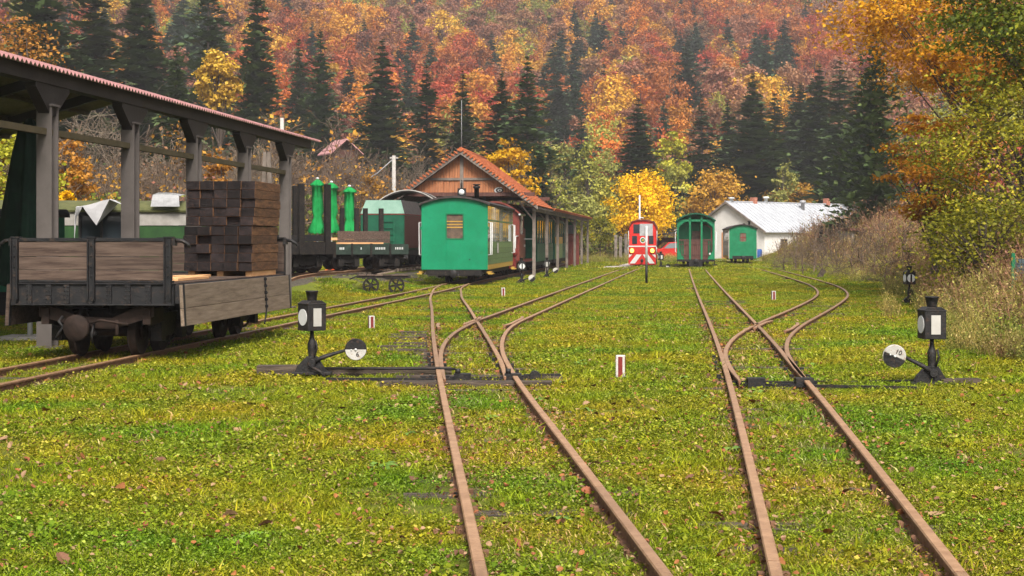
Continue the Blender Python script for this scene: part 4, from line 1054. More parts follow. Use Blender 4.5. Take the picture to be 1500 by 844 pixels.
c3 = put("passenger_carriage", LCB, 104.0, "small green carriage with stove chimney before the white building", "carriage", "green passenger carriages")
closed_carriage(c3, 8.0, .86, MT['green_mid'], MT['old_white'], MT['old_white'], MT['ochre'], MT['glass_w'], 6, .28, 2.2, 2.42, (-.20,.20,1.36,1.90), posts=False, pane=MT['pane_in'])
for y in (.05, 7.9):
    for s in (-1,1): MB().box(s*.87-.03,s*.87+.03,y-.03,y+.06,.3,2.15).build("corner_post", MT['old_white'], c3)
MB().box(-.19,.19,.018,.026,1.60,1.64).box(-.02,.02,.016,.024,1.36,1.90).build("window_bar", MT['red_old'], c3)
MB().lathe([(.06,2.35),(.06,2.62),(.11,2.63),(.11,2.70),(.05,2.71)],(.45,1.0,0),(0,0,1),10).lathe([(.08,2.35),(.08,2.52),(.1,2.53)],(.15,1.4,0),(0,0,1),10).build("stove_chimney", MT['iron'], c3)

# ------------------------------------------------------------------ old wagons on the siding: stake wagon, tray wagon, engine with tender
def bearing(name, px, row, z, rz, label, cat, group=None):
    p = G(px, row, z); return empty(name, (p.x, p.y, z), rz, label, cat, group)
DZ = 0.58
sw = bearing("stake_wagon", 396, 400, DZ, R(-52), "dark timber wagon with tall black stakes and a green board beyond the shelter", "wagon", "narrow gauge goods wagons")
MB().box(-.9,.9,-1.6,1.6,.62,.74).box(-.95,-.85,-1.6,1.6,.55,.92).box(.85,.95,-1.6,1.6,.55,.92).box(-.95,.95,-1.68,-1.58,.45,.92).box(-.95,.95,1.58,1.68,.45,.92).build("frame", MT['iron_dk'], sw)
for y in (-1.45,-.5,.5,1.4):
    for s in (-1,1): MB().box(s*.92-.06,s*.92+.06,y-.09,y+.09,.55,2.62).build("stake", MT['iron_dk'], sw)
for s in (-1,1):
    for z0 in (.93,): MB().box(s*.83-.02,s*.83+.02,-1.5,1.5,z0,z0+.19).build("side_plank", MT['green_dk'] if s < 0 else MT['steel_grey'], sw)
bogie(sw, -.75, .8); bogie(sw, .85, .8); coupler(sw, -1.68, .4); 
tw = bearing("tray_wagon", 529, 394.5, DZ, R(-62), "blackish low sided wagon carrying planks, grey board and four stakes", "wagon", "narrow gauge goods wagons")
TL = 1.36
MB().box(-.8,.8,-TL,TL,.48,.60).build("frame", MT['iron_dk'], tw); MB().box(-.8,.8,-TL,TL,.605,.64).build("floor", MT['wood_grey'], tw)
gd = mat("blackish_green_paint",(0.010,0.018,0.013),(0.022,0.034,0.026),6,.6)
for s in (-1,1):
    for k in range(4):
        ya = -TL + k*TL/2; MB().box(s*.82-.03,s*.82+.03,ya+.015,ya+TL/2-.015,.50,.84).build("drop_side", gd, tw)
        MB().box(s*.855-.02,s*.855+.02,ya-.03,ya+.03,.42,.86).build("hinge_post", MT['iron_dk'], tw)
for y in (-.35,.18,.50,1.08): MB().box(-.875,-.765,y-.07,y+.07,.85,2.05).build("stake", MT['iron_dk'], tw)
for z0 in (.86,1.0,1.14): MB().box(-.75,-.71,-.55,TL,z0,z0+.135).build("back_plank", MT['wood_grey'], tw)
for s_, n_, w_ in ((-1.02,3,.035),(-.34,1,.03),(.34,6,.035),(1.02,5,.03)):      # worn stencil marks, too faint to read in the photograph
    mk_ = MB()
    for i_ in range(n_): mk_.box(.8505,.853,s_+(i_-n_/2)*.062,s_+(i_-n_/2)*.062+w_,.66,.735)
    mk_.build("stencil_marks", MT['white'], tw)
for k in range(5):
    o = MB().box(-.09,.09,-.85,.85,0,.05).build("loose_plank", MT['wood_new'], None, None); o.matrix_world = Matrix.Translation(tw.location) @ Matrix.Rotation(tw.rotation_euler.z,4,'Z') @ Matrix.Translation((-.42+k*.24,-.3+.1*(k%2),.845)) @ Matrix.Rotation(.05*(k-2),4,'Z')
    tag(o, "brown plank laid on the low dark tray wagon", "plank", "planks on the tray wagon")
bogie(tw,-.72,.55,.21); bogie(tw,.72,.55,.21); coupler(tw,-TL,.36); coupler(tw,TL,.36,d=1)

te = empty("locomotive_tender", (Xat(560,60.5), 60.5, DZ-.02), -math.atan(.11), "dark green locomotive tender with sloping pale green hatch", "tender")
W = .82
MB().box(-W,W,0,4.6,.62,1.95).build("tank", MT['green_dk'], te, bevel=.02); MB().prism([(-W,1.96),(W,1.96),(W*.72,2.48),(-W*.72,2.48)],(0,.35,0),(1,0,0),(0,0,1),(0,3.9,0)).build("coal_bunker", MT['roof_dk'], te)
MB().prism([(-W,0),(W,0),(W*.80,.50),(-W*.80,.50)],(0,.0,1.97),(1,0,0),(0,.42,1),(0,.05,0)).build("sloping_hatch", mat("pale_green_sheet",(0.11,0.21,0.155),(0.16,0.27,0.21),3,.5), te)
MB().box(-W-.01,W+.01,-.012,4.61,1.93,1.955).build("red_line", MT['red_old'], te)
MB().box(W+.001,W+.012,.1,4.5,.7,1.9).build("side_sheet", MT['brown_dk'], te)
ld = MB().box(-.02,.01,-.05,-.02,.8,1.9).box(.42,.45,-.05,-.02,.8,1.9)
for z in np.arange(.95,1.9,.24): ld.box(.01,.42,-.045,-.025,z,z+.03)
ld.build("ladder", MT['green_dk'], te); MB().box(-W,W,-.06,4.6,.42,.62).build("frame", MT['iron_dk'], te); bogie(te,1.1,.9,.24); bogie(te,3.5,.9,.24); coupler(te,-.06,.42)
lc = empty("steam_locomotive", (Xat(597,65.2), 65.2, DZ-.05), -math.atan(.105), "steam locomotive cab with wide curved black roof behind the tender", "locomotive")
arc_roof(1.12,-.1,2.0,2.62,3.02,.08,20).build("cab_roof", MT['roof_dk'], lc)
arc_roof(1.13,-.125,-.10,2.62,3.03,.035,20).build("roof_rim", MT['old_white'], lc); arc_roof(1.13,1.2,1.26,2.63,3.028,.06,20).build("roof_strip", MT['old_white'], lc)
for s in (-1,1): MB().box(s*1.0-.03,s*1.0+.03,.0,1.9,.8,1.8).box(s*1.0-.03,s*1.0+.03,1.5,1.9,1.8,2.62).box(s*1.0-.03,s*1.0+.03,0,.12,1.8,2.62).build("cab_side", MT['green_dk'], lc)
MB().box(-1.0,1.0,1.85,1.95,.8,2.6).build("cab_front", MT['green_dk'], lc); MB().cyl((0,2.0,1.6),(0,8.0,1.6),.58,n=24).build("boiler", MT['iron'], lc); MB().lathe([(.16,2.0),(.16,2.4),(.24,2.65),(.25,2.7)],(0,7.4,0),(0,0,1),16).build("chimney", MT['iron'], lc); MB().lathe([(.3,2.0),(.3,2.35),(.15,2.5)],(0,5,0),(0,0,1),16).build("steam_dome", MT['iron'], lc)
MB().box(-1.0,1.0,0,8.1,.6,.8).build("running_board", MT['iron_dk'], lc)
gr = empty("driving_gear", (0,0,0)); gr.parent = lc
for y in (2.6,3.9,5.2,6.5): wheelset(gr, y, .33)
o = MB().box(-1.0,1.0,0,2.2,0,.5).build("covered_crate", MT['red'], None, (Xat(648,96),96,Zat(303,96))); 
bpy.data.objects.remove(o)
rc = put("railway_van", LB, 74.5, "pale topped van with a red roof edge beside the shed gable", "van") if False else None

# ------------------------------------------------------------------ station clutter
def closed_parasol(px, Y, ztop, zlow, r, label, m, flare=True):
    x = Xat(px, Y); gz = zs(x, Y); t = empty("closed_parasol", (x,Y,gz), rnd.uniform(0,3), label, "parasol", "folded parasols")
    top, low = ztop-gz, zlow-gz
    MB().cyl((0,0,0),(0,0,top),.04,n=8).build("pole", MT['white'], t); MB().box(-.4,.4,-.4,.4,0,.08).build("base", MT['concrete'], t)
    prof = [(.04,1.0),(.40,.955),(.74,.89),(.72,.87),(.56,.86),(.56,.6),(.62,.42),(.46,.30),(.62,.2),(.98,.05),(.9,.0)] if flare else [(.10,1.0),(.35,.93),(.5,.78),(.75,.45),(1,.0)]
    n = 24; v = []; f = []
    for k,(rr,tt) in enumerate(prof):
        for j in range(n):
            a = 2*math.pi*j/n; w = 1 + (.30*math.cos(8*a)+.10*math.sin(3*a+k))*(1 if rr > .3 else 0)
            v.append((r*rr*w*math.cos(a), r*rr*w*math.sin(a), low+(top-low)*tt + (.03*math.cos(8*a) if k in (2,len(prof)-1) else 0)))
    for k in range(len(prof)-1):
        for j in range(n): f.append((k*n+j,k*n+(j+1)%n,(k+1)*n+(j+1)%n,(k+1)*n+j))
    mb = MB(); mb.v = v; mb.f = [list(q) for q in f]; mb.mi = [0]*len(f); mb.sm = [True]*len(f); mb.build("canopy", m, t)
    if flare: MB().lathe([(.07,0),(.06,.06),(0,.08)],(0,0,top-.02),(0,0,1),10).build("cap", MT['white'], t)
    return t
closed_parasol(465, 67, Zat(262,67), Zat(342,67), .30, "bright green folded parasol tallest of three behind the stake wagon", MT['canvas'])
closed_parasol(485.5, 66.5, Zat(267,66.5), Zat(341,66.5), .32, "bright green folded parasol in the middle of three behind the wagons", MT['canvas'])
closed_parasol(512, 65.5, Zat(273,65.5), Zat(343,65.5), .28, "bright green folded parasol lowest of three beside the tender", MT['canvas'])
closed_parasol(44, 25.2, 3.42, .85, .42, "dark green folded parasol beside the front shelter pillar", MT['canvas_dk'], False)
for px, Yp, k in ((480,63.0,0),(502,63.2,1)):
    x = Xat(px,Yp); b = empty("picnic_bench", (x,Yp,zs(x,Yp)), R(4), "reddish slatted picnic bench near the folded parasols", "bench", "picnic benches on the terrace")
    for z in (.62,.84,1.06): MB().box(-.6,.6,-.03,.03,z,z+.09).build("slat", MT['wood_new'], b)
    for s in (-1,1): MB().box(s*.5-.04,s*.5+.04,.031,.08,0,1.14).build("leg", MT['wood_new'], b)
cn = G(487,399,.2); cn = empty("traffic_cone", (Xat(488,57),57,zs(Xat(488,57),57)), 0, "orange and white traffic cone seen under the wagons", "cone")
MB().lathe([(.20,.03),(.13,.35),(.09,.6),(.05,.9)],(0,0,0),(0,0,1),16).box(-.26,.26,-.26,.26,0,.035).build("cone_body", MT['orange'], cn); MB().lathe([(.115,.46),(.095,.6)],(0,0,0),(0,0,1),16).build("white_band", MT['white'], cn)
# long covered green wagons standing behind the shelter
gw = empty("covered_wagon", (-11.6,46,0), R(-80), "long dark green covered wagon with pale eaves behind the shelter", "wagon")
MB().box(-1,1,-4.6,4.6,.5,1.95).build("body", mat("bottle_green_boards",(0.010,0.036,0.009),(0.02,0.06,0.014),4,.6), gw); MB().box(-1.02,1.02,-4.62,4.62,1.955,2.36).build("pale_band", MT['concrete'], gw); arc_roof(1.1,-4.8,4.8,2.37,2.66,.05).build("roof", mat("mossy_roof",(0.05,0.055,0.02),(0.09,0.09,0.035),4,.9), gw); MB().box(-.8,.8,-4.5,4.5,.0,.5).build("underframe", MT['iron_dk'], gw)
gw2 = empty("covered_wagon", (Xat(-28,34),34,0), R(-70), "dark green wagon half hidden beside the dark parasol", "wagon")
MB().box(-1,1,-2.2,1.6,.5,2.05).build("body", MT['green_dk'], gw2); arc_roof(1.08,-2.3,1.7,2.06,2.2,.05).build("roof", MT['roof_dk'], gw2); MB().box(-.8,.8,-2,1.5,.0,.5).build("underframe", MT['iron_dk'], gw2)
def tarp(name, pts, tris, m, label):
    mb = MB(); mb.v = [tuple(p) for p in pts]; mb.f = [list(t) for t in tris]; mb.mi = [0]*len(tris); mb.sm = [False]*len(tris)
    o = mb.build(name, m, None, normals=False); md = o.modifiers.new("s",'SUBSURF'); md.levels = md.render_levels = 2; md.subdivision_type = 'SIMPLE'
    tx = bpy.data.textures.new("folds", 'CLOUDS'); tx.noise_scale = .35; d = o.modifiers.new("d",'DISPLACE'); d.texture = tx; d.strength = .07; so = o.modifiers.new("t",'SOLIDIFY'); so.thickness = .012
    return tag(o, label, "tarpaulin")
Y = 43.5; P3 = lambda px,row,dy=0: (Xat(px,Y+dy), Y+dy, Zat(row,Y+dy))
tarp("white_tarpaulin", [P3(108,350),P3(111,304),P3(121,303),P3(160,292),P3(181,300),P3(141,330),P3(168,294,1.6),P3(118,303,1.6),P3(113,318,.1),P3(175,297,.8)],
     [(0,1,8),(1,2,8),(2,3,5),(3,9,5),(3,4,9),(2,7,6),(2,6,3),(3,6,9),(9,6,4),(1,7,2)], MT['tarp'], "crumpled white tarpaulin hung over the kiosk behind the shelter")
kb = empty("kiosk", (Xat(150,44.2),44.2,0), R(6), "dark glazed kiosk under a white tarpaulin behind the shelter", "kiosk")
MB().box(-.62,-.55,-.1,-.03,0,2.3).box(.55,.62,-.1,-.03,0,2.3).box(-.62,.62,-.1,.9,2.2,2.3).box(-.05,.02,-.1,-.03,0,2.2).build("frame", MT['iron'], kb); MB().box(-.55,.55,-.05,-.04,.9,2.2).build("pane", MT['glass'], kb); MB().box(-.58,.58,.8,.9,0,2.2).box(-.55,.55,-.08,-.02,0,.9).build("panel", MT['steel_grey'], kb)
tq = tarp("grey_tarpaulin", [(-.36,-.4,2.78),(.36,-.4,2.76),(.36,.5,2.8),(-.36,.5,2.8),(-.40,-.5,2.45),(.40,-.5,2.45),(-.2,-.42,2.86),(.2,-.4,2.84)], [(0,6,3),(6,7,2,3),(7,1,2),(4,0,1,5),(0,1,7,6)], MT['grey_sign'], "pale tarpaulin bundle lying on the covered wagon roof"); tq.location = (Xat(255,46.3), 45.6, .02)
# poles
def pole(name, px, Y, top, r, m, label):
    x = Xat(px,Y); gz = zs(x,Y); t = empty(name,(x,Y,gz),0,label,"pole"); MB().cyl((0,0,-.2),(0,0,Zat(top,Y)-gz),r*1.15,r*.85,10).build("shaft", m, t); return t
pl = pole("utility_pole", 577, 98, 228, .13, MT['concrete'], "pale concrete utility pole with a sagging cable beside the shed"); zt = Zat(232,98)-pl.location.z
MB().tube([(-.0,0,zt),(-1.0,0,zt-.9),(-2.2,0,zt-1.6),(-4.2,.5,zt-2.0)],.03,6).build("cable", MT['grey_sign'], pl); MB().box(-.25,.25,-.06,.06,zt-.02,zt+.08).build("crossarm", MT['concrete'], pl)
pole("wooden_pole", 413, 60, 173, .08, MT['old_white'], "pale weathered pole tip rising above the far shelter roof end"); pole("white_mast", 937, 108, 286, .06, MT['white'], "plain white mast behind the red locomotive")
# stored rail parts by the yellow tree
for k, (px,h) in enumerate(((902,1.9),(909,1.8),(917,2.0),(922,1.6))):
    Y=114; x=Xat(px,Y); o = MB().box(-.10,.10,-.1,.1,0,h).lathe([(.05,0),(.04,.05)],(0,-.1,h-.15),(0,-1,0),8).lathe([(.05,0),(.04,.05)],(0,-.1,h*.5),(0,-1,0),8).build("iron_post", MT['timber'], None, (x,Y+k*.1,0)); tag(o, "weathered upright post in the row between shed end and red locomotive", "post", "posts near the red locomotive")

# ------------------------------------------------------------------ parked red car
cr = empty("parked_car", (Xat(985,121),121,.03), R(-82), "red car with silver windows parked beyond the locomotive", "car")
Lc, Wc = 4.1, .84; prof = [(-2.05,.30),(-2.05,.62),(-1.95,.80),(-1.0,.90),(-.45,1.36),(.75,1.40),(1.45,1.0),(1.98,.92),(2.05,.55),(2.05,.30)]
MB().prism(prof,(-Wc,0,0),(0,1,0),(0,0,1),(2*Wc,0,0)).build("body", MT['red'], cr, bevel=.05)
for s in (-1,1): MB().prism([(-.85,.92),(-.40,1.30),(.15,1.32),(.15,.94)],(s*(Wc+.004),0,0),(0,1,0),(0,0,1),(s*.004,0,0)).prism([(.22,.95),(.22,1.32),(.70,1.33),(1.25,1.0)],(s*(Wc+.004),0,0),(0,1,0),(0,0,1),(s*.004,0,0)).build("side_window", MT['glass_w'], cr)
for y in (-1.25,1.25):
    for s in (-1,1):
        wl_ = MB().lathe([(.31,-.1),(.31,.1)],(s*(Wc-.08),y,.31),(1,0,0),20).build("wheel", MT['iron'], cr); MB().lathe([(.2,0),(.18,.02)],(s*(Wc+.021),y,.31),(s,0,0),16).build("rim", MT['grey_sign'], wl_)
MB().box(-.7,.7,-2.07,-2.04,.62,.76).build("headlight_band", MT['grey_sign'], cr)
MB().prism([(-.98,.91),(-.47,1.33),(-.49,1.35),(-1.0,.93)],(-.7,-.03,.02),(0,1,0),(0,0,1),(1.4,0,0)).build("windscreen", MT['glass'], cr)
ls = empty("lean_to", (Xat(982,127),127,0), 0, "low dark lean-to roof behind the red car", "shed")
MB().prism([(-2.2,1.75),(2.4,2.3),(2.4,2.4),(-2.2,1.85)],(0,0,0),(1,0,0),(0,0,1),(0,3,0)).build("roof", MT['roof_dk'], ls)
for x in (-2,2.2): MB().box(x-.07,x+.07,.1,.24,0,1.8).build("post", MT['timber'], ls)
MB().box(-2.1,2.3,2.9,3.0,0,1.75).build("back_wall", MT['brown_dk'], ls)

# ------------------------------------------------------------------ white building
def white_building():
    Y0 = 133.0; cx = Xat(1120, Y0); ang = R(-46)
    b = empty("white_building", (cx, Y0, 0), ang, "low white plastered building with pale standing seam metal roof", "building")
    # local: +y along the ridge, gable in the x direction (to -x), nearest corner at the origin
    W, L, ZE, ZR = 7.6, 24.0, 2.35, 4.75
    m = MB().box(-W,0,0,.25,0,ZE).box(-.25,0,.251,L,0,ZE).box(-W,-W+.25,.251,L,0,ZE).box(-W,0,L-.25,L-.001,0,ZE)
    m.build("wall", MT['plaster'], b)
    for y in (0.0, L-.25): MB().prism([(-W,ZE),(0,ZE),(-W/2,ZR-.12)],(0,y,0),(1,0,0),(0,0,1),(0,.25,0)).build("gable", MT['plaster'], b)
    for s in (-1,1):
        xe = .35 if s > 0 else -W-.35; ze = ZE-.12; t = MB().prism([(-W/2,ZR),(xe,ze),(xe,ze-.06),(-W/2,ZR-.10)],(0,-.30,0),(1,0,0),(0,0,1),(0,L+.6,0)); rf = t.build("roof", MT['tin'], b)
        d = Vector((xe+W/2,0,ze-ZR)); seam = MB()
        for k in range(44):
            y = -.28 + k*(L+.55)/43; seam.bar((-W/2,y,ZR+.02),(xe,y,ze+.02),.035,.045)
        seam.build("roof_seams", MT['tin'], rf)
        MB().prism([(-W/2,ZR+.02),(xe,ze+.02),(xe,ze-.14),(-W/2,ZR-.16)],(0,-.345,0),(1,0,0),(0,0,1),(0,.04,0)).build("bargeboard", MT['timber'], b)
    MB().box(-W/2-.1,-W/2+.1,-.3,L+.3,ZR-.02,ZR+.06).build("ridge_cap", MT['tin'], b)
    for y, h, k in ((.5,.35,'white'),(3.5,.4,'brick'),(5.2,.5,'white'),(9.2,.75,'grey_sign'),(14,.5,'brick')):
        x = -W/2 + (.9 if k == 'grey_sign' else 0); zz = ZR - abs(x+W/2)*(ZR-ZE)/(W/2+.3)
        c = MB().box(x-.22,x+.22,y-.22,y+.22,zz-.3,zz+h) if k == 'brick' else MB().lathe([(.16,zz-.3),(.16,zz+h*.7),(.30,zz+h*.72),(.24,zz+h),(0,zz+h*1.05)],(x,y,0),(0,0,1),12)
        c.build("chimney", MT[k], b)
    for y, w_, h_ in ((2.6,.8,.7),(6.5,.9,.9),(10,.9,.9)):
        wn_ = MB().box(.0,.04,y-w_/2-.06,y+w_/2+.06,.9-.06,.9+h_+.06).build("window", MT['timber'], b); MB().box(.041,.048,y-w_/2,y+w_/2,.9,.9+h_).build("pane", MT['glass'], wn_)
    dr = MB().box(-W*.5-.6,-W*.5+1.9,-.04,-.001,0,2.2).build("gate", mat("orange_boards",(0.45,0.2,0.09),(0.58,0.30,0.15),4,.7), b); MB().box(-.2,-.0,.0,.0,0,0) 
    MB().box(-2.2,-1.5,-.045,-.001,0,2.1).build("door", MT['wood_new'], b); MB().box(-2.05,-1.65,-.052,-.0455,1.0,1.9).build("door_pane", MT['glass'], b)
    # lower wing at the back left
    MB().box(-W-4,-W-.01,3,L-2,0,ZE+.3).build("wing_wall", MT['plaster'], b); MB().prism([(-W-4.3,ZE-.0),(-W-4.3,ZE+.1),(-W/2-1.5,ZR-.3),(-W/2-1.5,ZR-.4)],(0,2.7,0),(1,0,0),(0,0,1),(0,L-4,0)).build("wing_roof", MT['tin'], b)
    return b
white_building()
bb = G(1112,380); tb = empty("blue_barrel", (Xat(1111,131),131,0), 0, "blue plastic barrel at the white building corner", "barrel")
MB().lathe([(.26,0),(.29,.1),(.30,.4),(.29,.7),(.25,.8)],(0,0,0),(0,0,1),16).build("drum", MT['blue'], tb); MB().lathe([(.26,.8),(.26,.83)],(0,0,0),(0,0,1),16).build("lid", MT['blue'], tb)
for k, px in enumerate((1203,1210,1213,1218,1224,1228,1233)):
    Y = 96; x = Xat(px,Y); o = MB().box(-.09,.09,-.09,.09,0,Zat(327+ (k%3)*2,Y)-.4).build("upright_sleeper", MT['iron_dk'], None, (x,Y,zs(x,Y)-.1)); o.rotation_euler = (0,rnd.uniform(-.03,.03),rnd.uniform(0,1)); tag(o, "dark upright wooden post before the pale roof among bushes", "post", "dark posts in front of the white building")
sd_ = empty("small_shed", (Xat(1275,84),84,zs(Xat(1275,84),84)-.3), R(8), "small whitewashed shed with flat rusty roof in the weeds", "shed")
zt = Zat(338,84)-sd_.location.z
MB().box(-1.0,1.2,0,2,0,zt).build("wall", MT['old_white'], sd_); MB().box(-1.2,1.4,-.3,2.2,zt+.005,zt+.12).build("roof", MT['brown_dk'], sd_); MB().box(-.8,.2,-.03,-.001,zt-.5,zt-.1).build("opening", MT['iron_dk'], sd_)
# house with a pink roof among the trees on the slope
hx, hy = Xat(508,132), 132; hz = zs(hx,hy)
hs_ = empty("slope_house", (hx,hy,hz), R(25), "small house with pale red roof hidden among bare trees", "house")
zr = Zat(203,hy)-hz; MB().box(-1.1,1.1,.3,3,0,zr-.9).build("wall", MT['brown_dk'], hs_); MB().prism([(-1.4,zr-1.2),(0,zr),(1.4,zr-1.2),(1.4,zr-1.3),(0,zr-.1),(-1.4,zr-1.3)],(0,-.1,0),(1,0,0),(0,0,1),(0,3.4,0)).build("roof", MT['pink_sheet'], hs_); MB().box(-.4,.4,.27,.299,zr-2.2,zr-1.5).build("window", MT['glass'], hs_)
# green mesh fence at the right
fx = Xat(1484, 29); fn = empty("mesh_fence", (fx,29,zs(fx,29)+.02), R(-4), "green post and dark mesh fence at the edge of the hazel bushes", "fence")
for k in range(4): MB().box(k*1.6-.03,k*1.6+.03,-.03,.03,-.2,1.0).build("post", MT['green_mid'], fn)
fm = MB()
for k in range(3):
    for i in range(17): fm.box(k*1.6+.05+i*.094,k*1.6+.056+i*.094,.005,.011,.05,.95)
    for j in range(10): fm.box(k*1.6+.03,k*1.6+1.57,.012,.018,.08+j*.09,.086+j*.09)
fm.build("wire_mesh", MT['iron'], fn)
MB().box(0,4.8,.1,.12,.0,.9).build("screen_cloth", mat("grey_blue_screen",(0.05,0.07,0.08),(0.08,0.10,0.11),5,.8), fn)
# ------------------------------------------------------------------ vegetation: fast leaf meshes
def arr_mesh(name, V, Q, mats, mi=None, vat=None):
    me = bpy.data.meshes.new(name); V = np.asarray(V, np.float32); Q = np.asarray(Q, np.int32)
    me.vertices.add(len(V)); me.vertices.foreach_set("co", V.ravel())
    me.loops.add(Q.size); me.loops.foreach_set("vertex_index", Q.ravel())
    me.polygons.add(len(Q)); me.polygons.foreach_set("loop_start", np.arange(0, Q.size, 4, dtype=np.int32))
    for m in mats: me.materials.append(m)
    if mi is not None: me.polygons.foreach_set("material_index", np.asarray(mi, np.int32))
    me.update(calc_edges=True)
    if vat is not None:
        a = me.attributes.new("v", 'FLOAT', 'FACE'); a.data.foreach_set("value", np.asarray(vat, np.float32))
    return me

def unit(a): return a/np.maximum(np.linalg.norm(a, axis=1, keepdims=True), 1e-6)

def leaf_quads(P, Nrm, size, asp, g, tan=None, fold=0.12):
    N = len(P); Nrm = unit(Nrm)
    T = g.normal(size=(N,3)) if tan is None else tan
    T = unit(T - Nrm*np.sum(T*Nrm, 1, keepdims=True)); B = np.cross(Nrm, T); s = size[:,None]
    V = np.stack([P - T*s*.5, P + B*s*asp*.5 + Nrm*s*fold, P + T*s*.5, P - B*s*asp*.5 + Nrm*s*fold], 1).reshape(-1,3)
    return V, np.arange(4*N).reshape(N,4)

def merge(parts):
    """parts: (V, Q, mat index, v) -> arrays of one mesh"""
    Vs, Qs, M, A = [], [], [], []; n = 0
    for V, Q, mi, va in parts:
        if len(V) == 0: continue
        Vs.append(V); Qs.append(np.asarray(Q)+n); M.append(np.full(len(Q), mi)); A.append(va if va is not None else np.full(len(Q), .5)); n += len(V)
    return np.concatenate(Vs), np.concatenate(Qs), np.concatenate(M), np.concatenate(A)

def mb_arrays(mb): return np.array(mb.v, float).reshape(-1,3), np.array(mb.f, int).reshape(-1,4)

def crown_tree(seed, H, rad, zlow, nclus, nleaf, leaf, flat=.55, trunk=.14, nbr=10, clus=.30, asp=.7, shape=1.0, dirup=.6, wob=.35, top=.5):
    """returns trunk arrays and leaf arrays of a broad-leaved tree"""
    g = np.random.default_rng(seed); tm = MB(); zc = zlow + (H-zlow)*top
    kn = []
    pts = [(0,0,-.2)]; x = y = 0
    for k in range(1,6):
        x += g.normal()*.04*H*.25; y += g.normal()*.04*H*.25; pts.append((x,y,H*.92*k/5))
    tm.tube(pts, [trunk*(1-.17*k) for k in range(6)], 6, cap=False)
    C = []
    tries = 0
    while len(C) < nclus and tries < nclus*20:
        tries += 1
        u = g.normal(size=3); u /= np.linalg.norm(u); q = g.uniform(.35,1)**.6
        up = (H-zc) if u[2] > 0 else (zc-zlow)
        w = 1 + wob*math.sin(3*math.atan2(u[1],u[0]) + seed) * math.cos(2.3*u[2]+seed)
        rr = rad*(1 - .35*max(u[2],0)*shape)*w
        C.append((u[0]*rr*q, u[1]*rr*q, zc + u[2]*up*q))
    C = np.array(C)
    for k in range(min(nbr, len(C))):
        c = C[k]; h = min(max(c[2]*.62, zlow*.6), H*.85); t = h/(H*.92)*5; i = int(min(t,4)); a = np.array(pts[i])*(1-(t-i)) + np.array(pts[min(i+1,5)])*(t-i)
        mid = (a + c)/2 + np.array([0,0,-.06*H*.5]); r0 = trunk*.42*(1-h/H*.5)
        tm.tube([a, mid, c], [r0, r0*.6, r0*.2], 4, cap=False)
    per = np.maximum(2, (nleaf*g.dirichlet(np.full(len(C), 4.0))).astype(int))
    cid = np.repeat(np.arange(len(C)), per); N = len(cid)
    cr = rad*clus*g.uniform(.7,1.4,len(C))
    off = g.normal(size=(N,3))*cr[cid][:,None]*np.array([.62,.62,.62*flat]); P = C[cid] + off
    Nrm = g.normal(size=(N,3))*.75 + np.array([0,0,dirup]) + unit(P - np.array([0,0,zc]))*.5
    V, Q = leaf_quads(P, Nrm, leaf*g.uniform(.6,1.4,N), asp, g)
    va = np.clip(g.uniform(0,1,len(C))[cid]*.55 + g.uniform(0,.45,N), 0, 1)
    return mb_arrays(tm), (V, Q, va)

def conifer(seed, H=20., Rm=3.3, nw=26, nb=8, spr=5, base=.06, droop=.30, bare=0.0, leafk=1.0):
    g = np.random.default_rng(seed); tm = MB(); tm.tube([(0,0,-.5),(0.05,0,H*.5),(0,0,H)],[H*.012,H*.007,.02],5,cap=False)
    P, N_, S, T, A = [], [], [], [], []
    for w in range(nw):
        t = base + (1-base)*(w/(nw-1)); z = H*t; R_ = Rm*min(1.0, (1-t)*1.55)**.95*g.uniform(.78,1.15) + .08
        nbb = nb if t < .7 else max(4, nb-2)
        a0 = g.uniform(0,6.28)
        for b in range(nbb):
            if g.random() < bare: continue
            a = a0 + 6.283*b/nbb + g.normal()*.22; L = R_*g.uniform(.6,1.25)*(1 + .16*math.sin(a*2+seed+t*5)); d = np.array([math.cos(a), math.sin(a), 0])
            side = np.array([-d[1], d[0], 0]); cv = g.uniform(.1,1.0); zb = z + g.normal()*.32*H/nw
            k = max(3, int(spr*L/Rm + 2)); step = L/k
            for s in range(k):
                f = (s+.35)/k; p = d*L*f + np.array([0,0,zb + L*(.14*f - droop*f*f) + g.normal()*.03*L])
                for sd in (-1,0,1):
                    sz = step*(1.55 if sd == 0 else 1.75*(1.15-.6*f)) + .22
                    P.append(p + side*sd*sz*.33 + d*sz*.18); T.append(d*(1.0 if sd == 0 else .75) + side*sd*.95 + np.array([0,0,-.35-.35*f])); N_.append(np.array([0,0,1]) - d*.35 + g.normal(size=3)*.28)
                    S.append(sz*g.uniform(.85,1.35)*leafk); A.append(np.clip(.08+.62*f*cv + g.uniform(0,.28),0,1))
    P, N_, S, T, A = map(np.array, (P,N_,S,T,A))
    V, Q = leaf_quads(P, N_, S, .46, g, T, .06)
    return mb_arrays(tm), (V, Q, A)

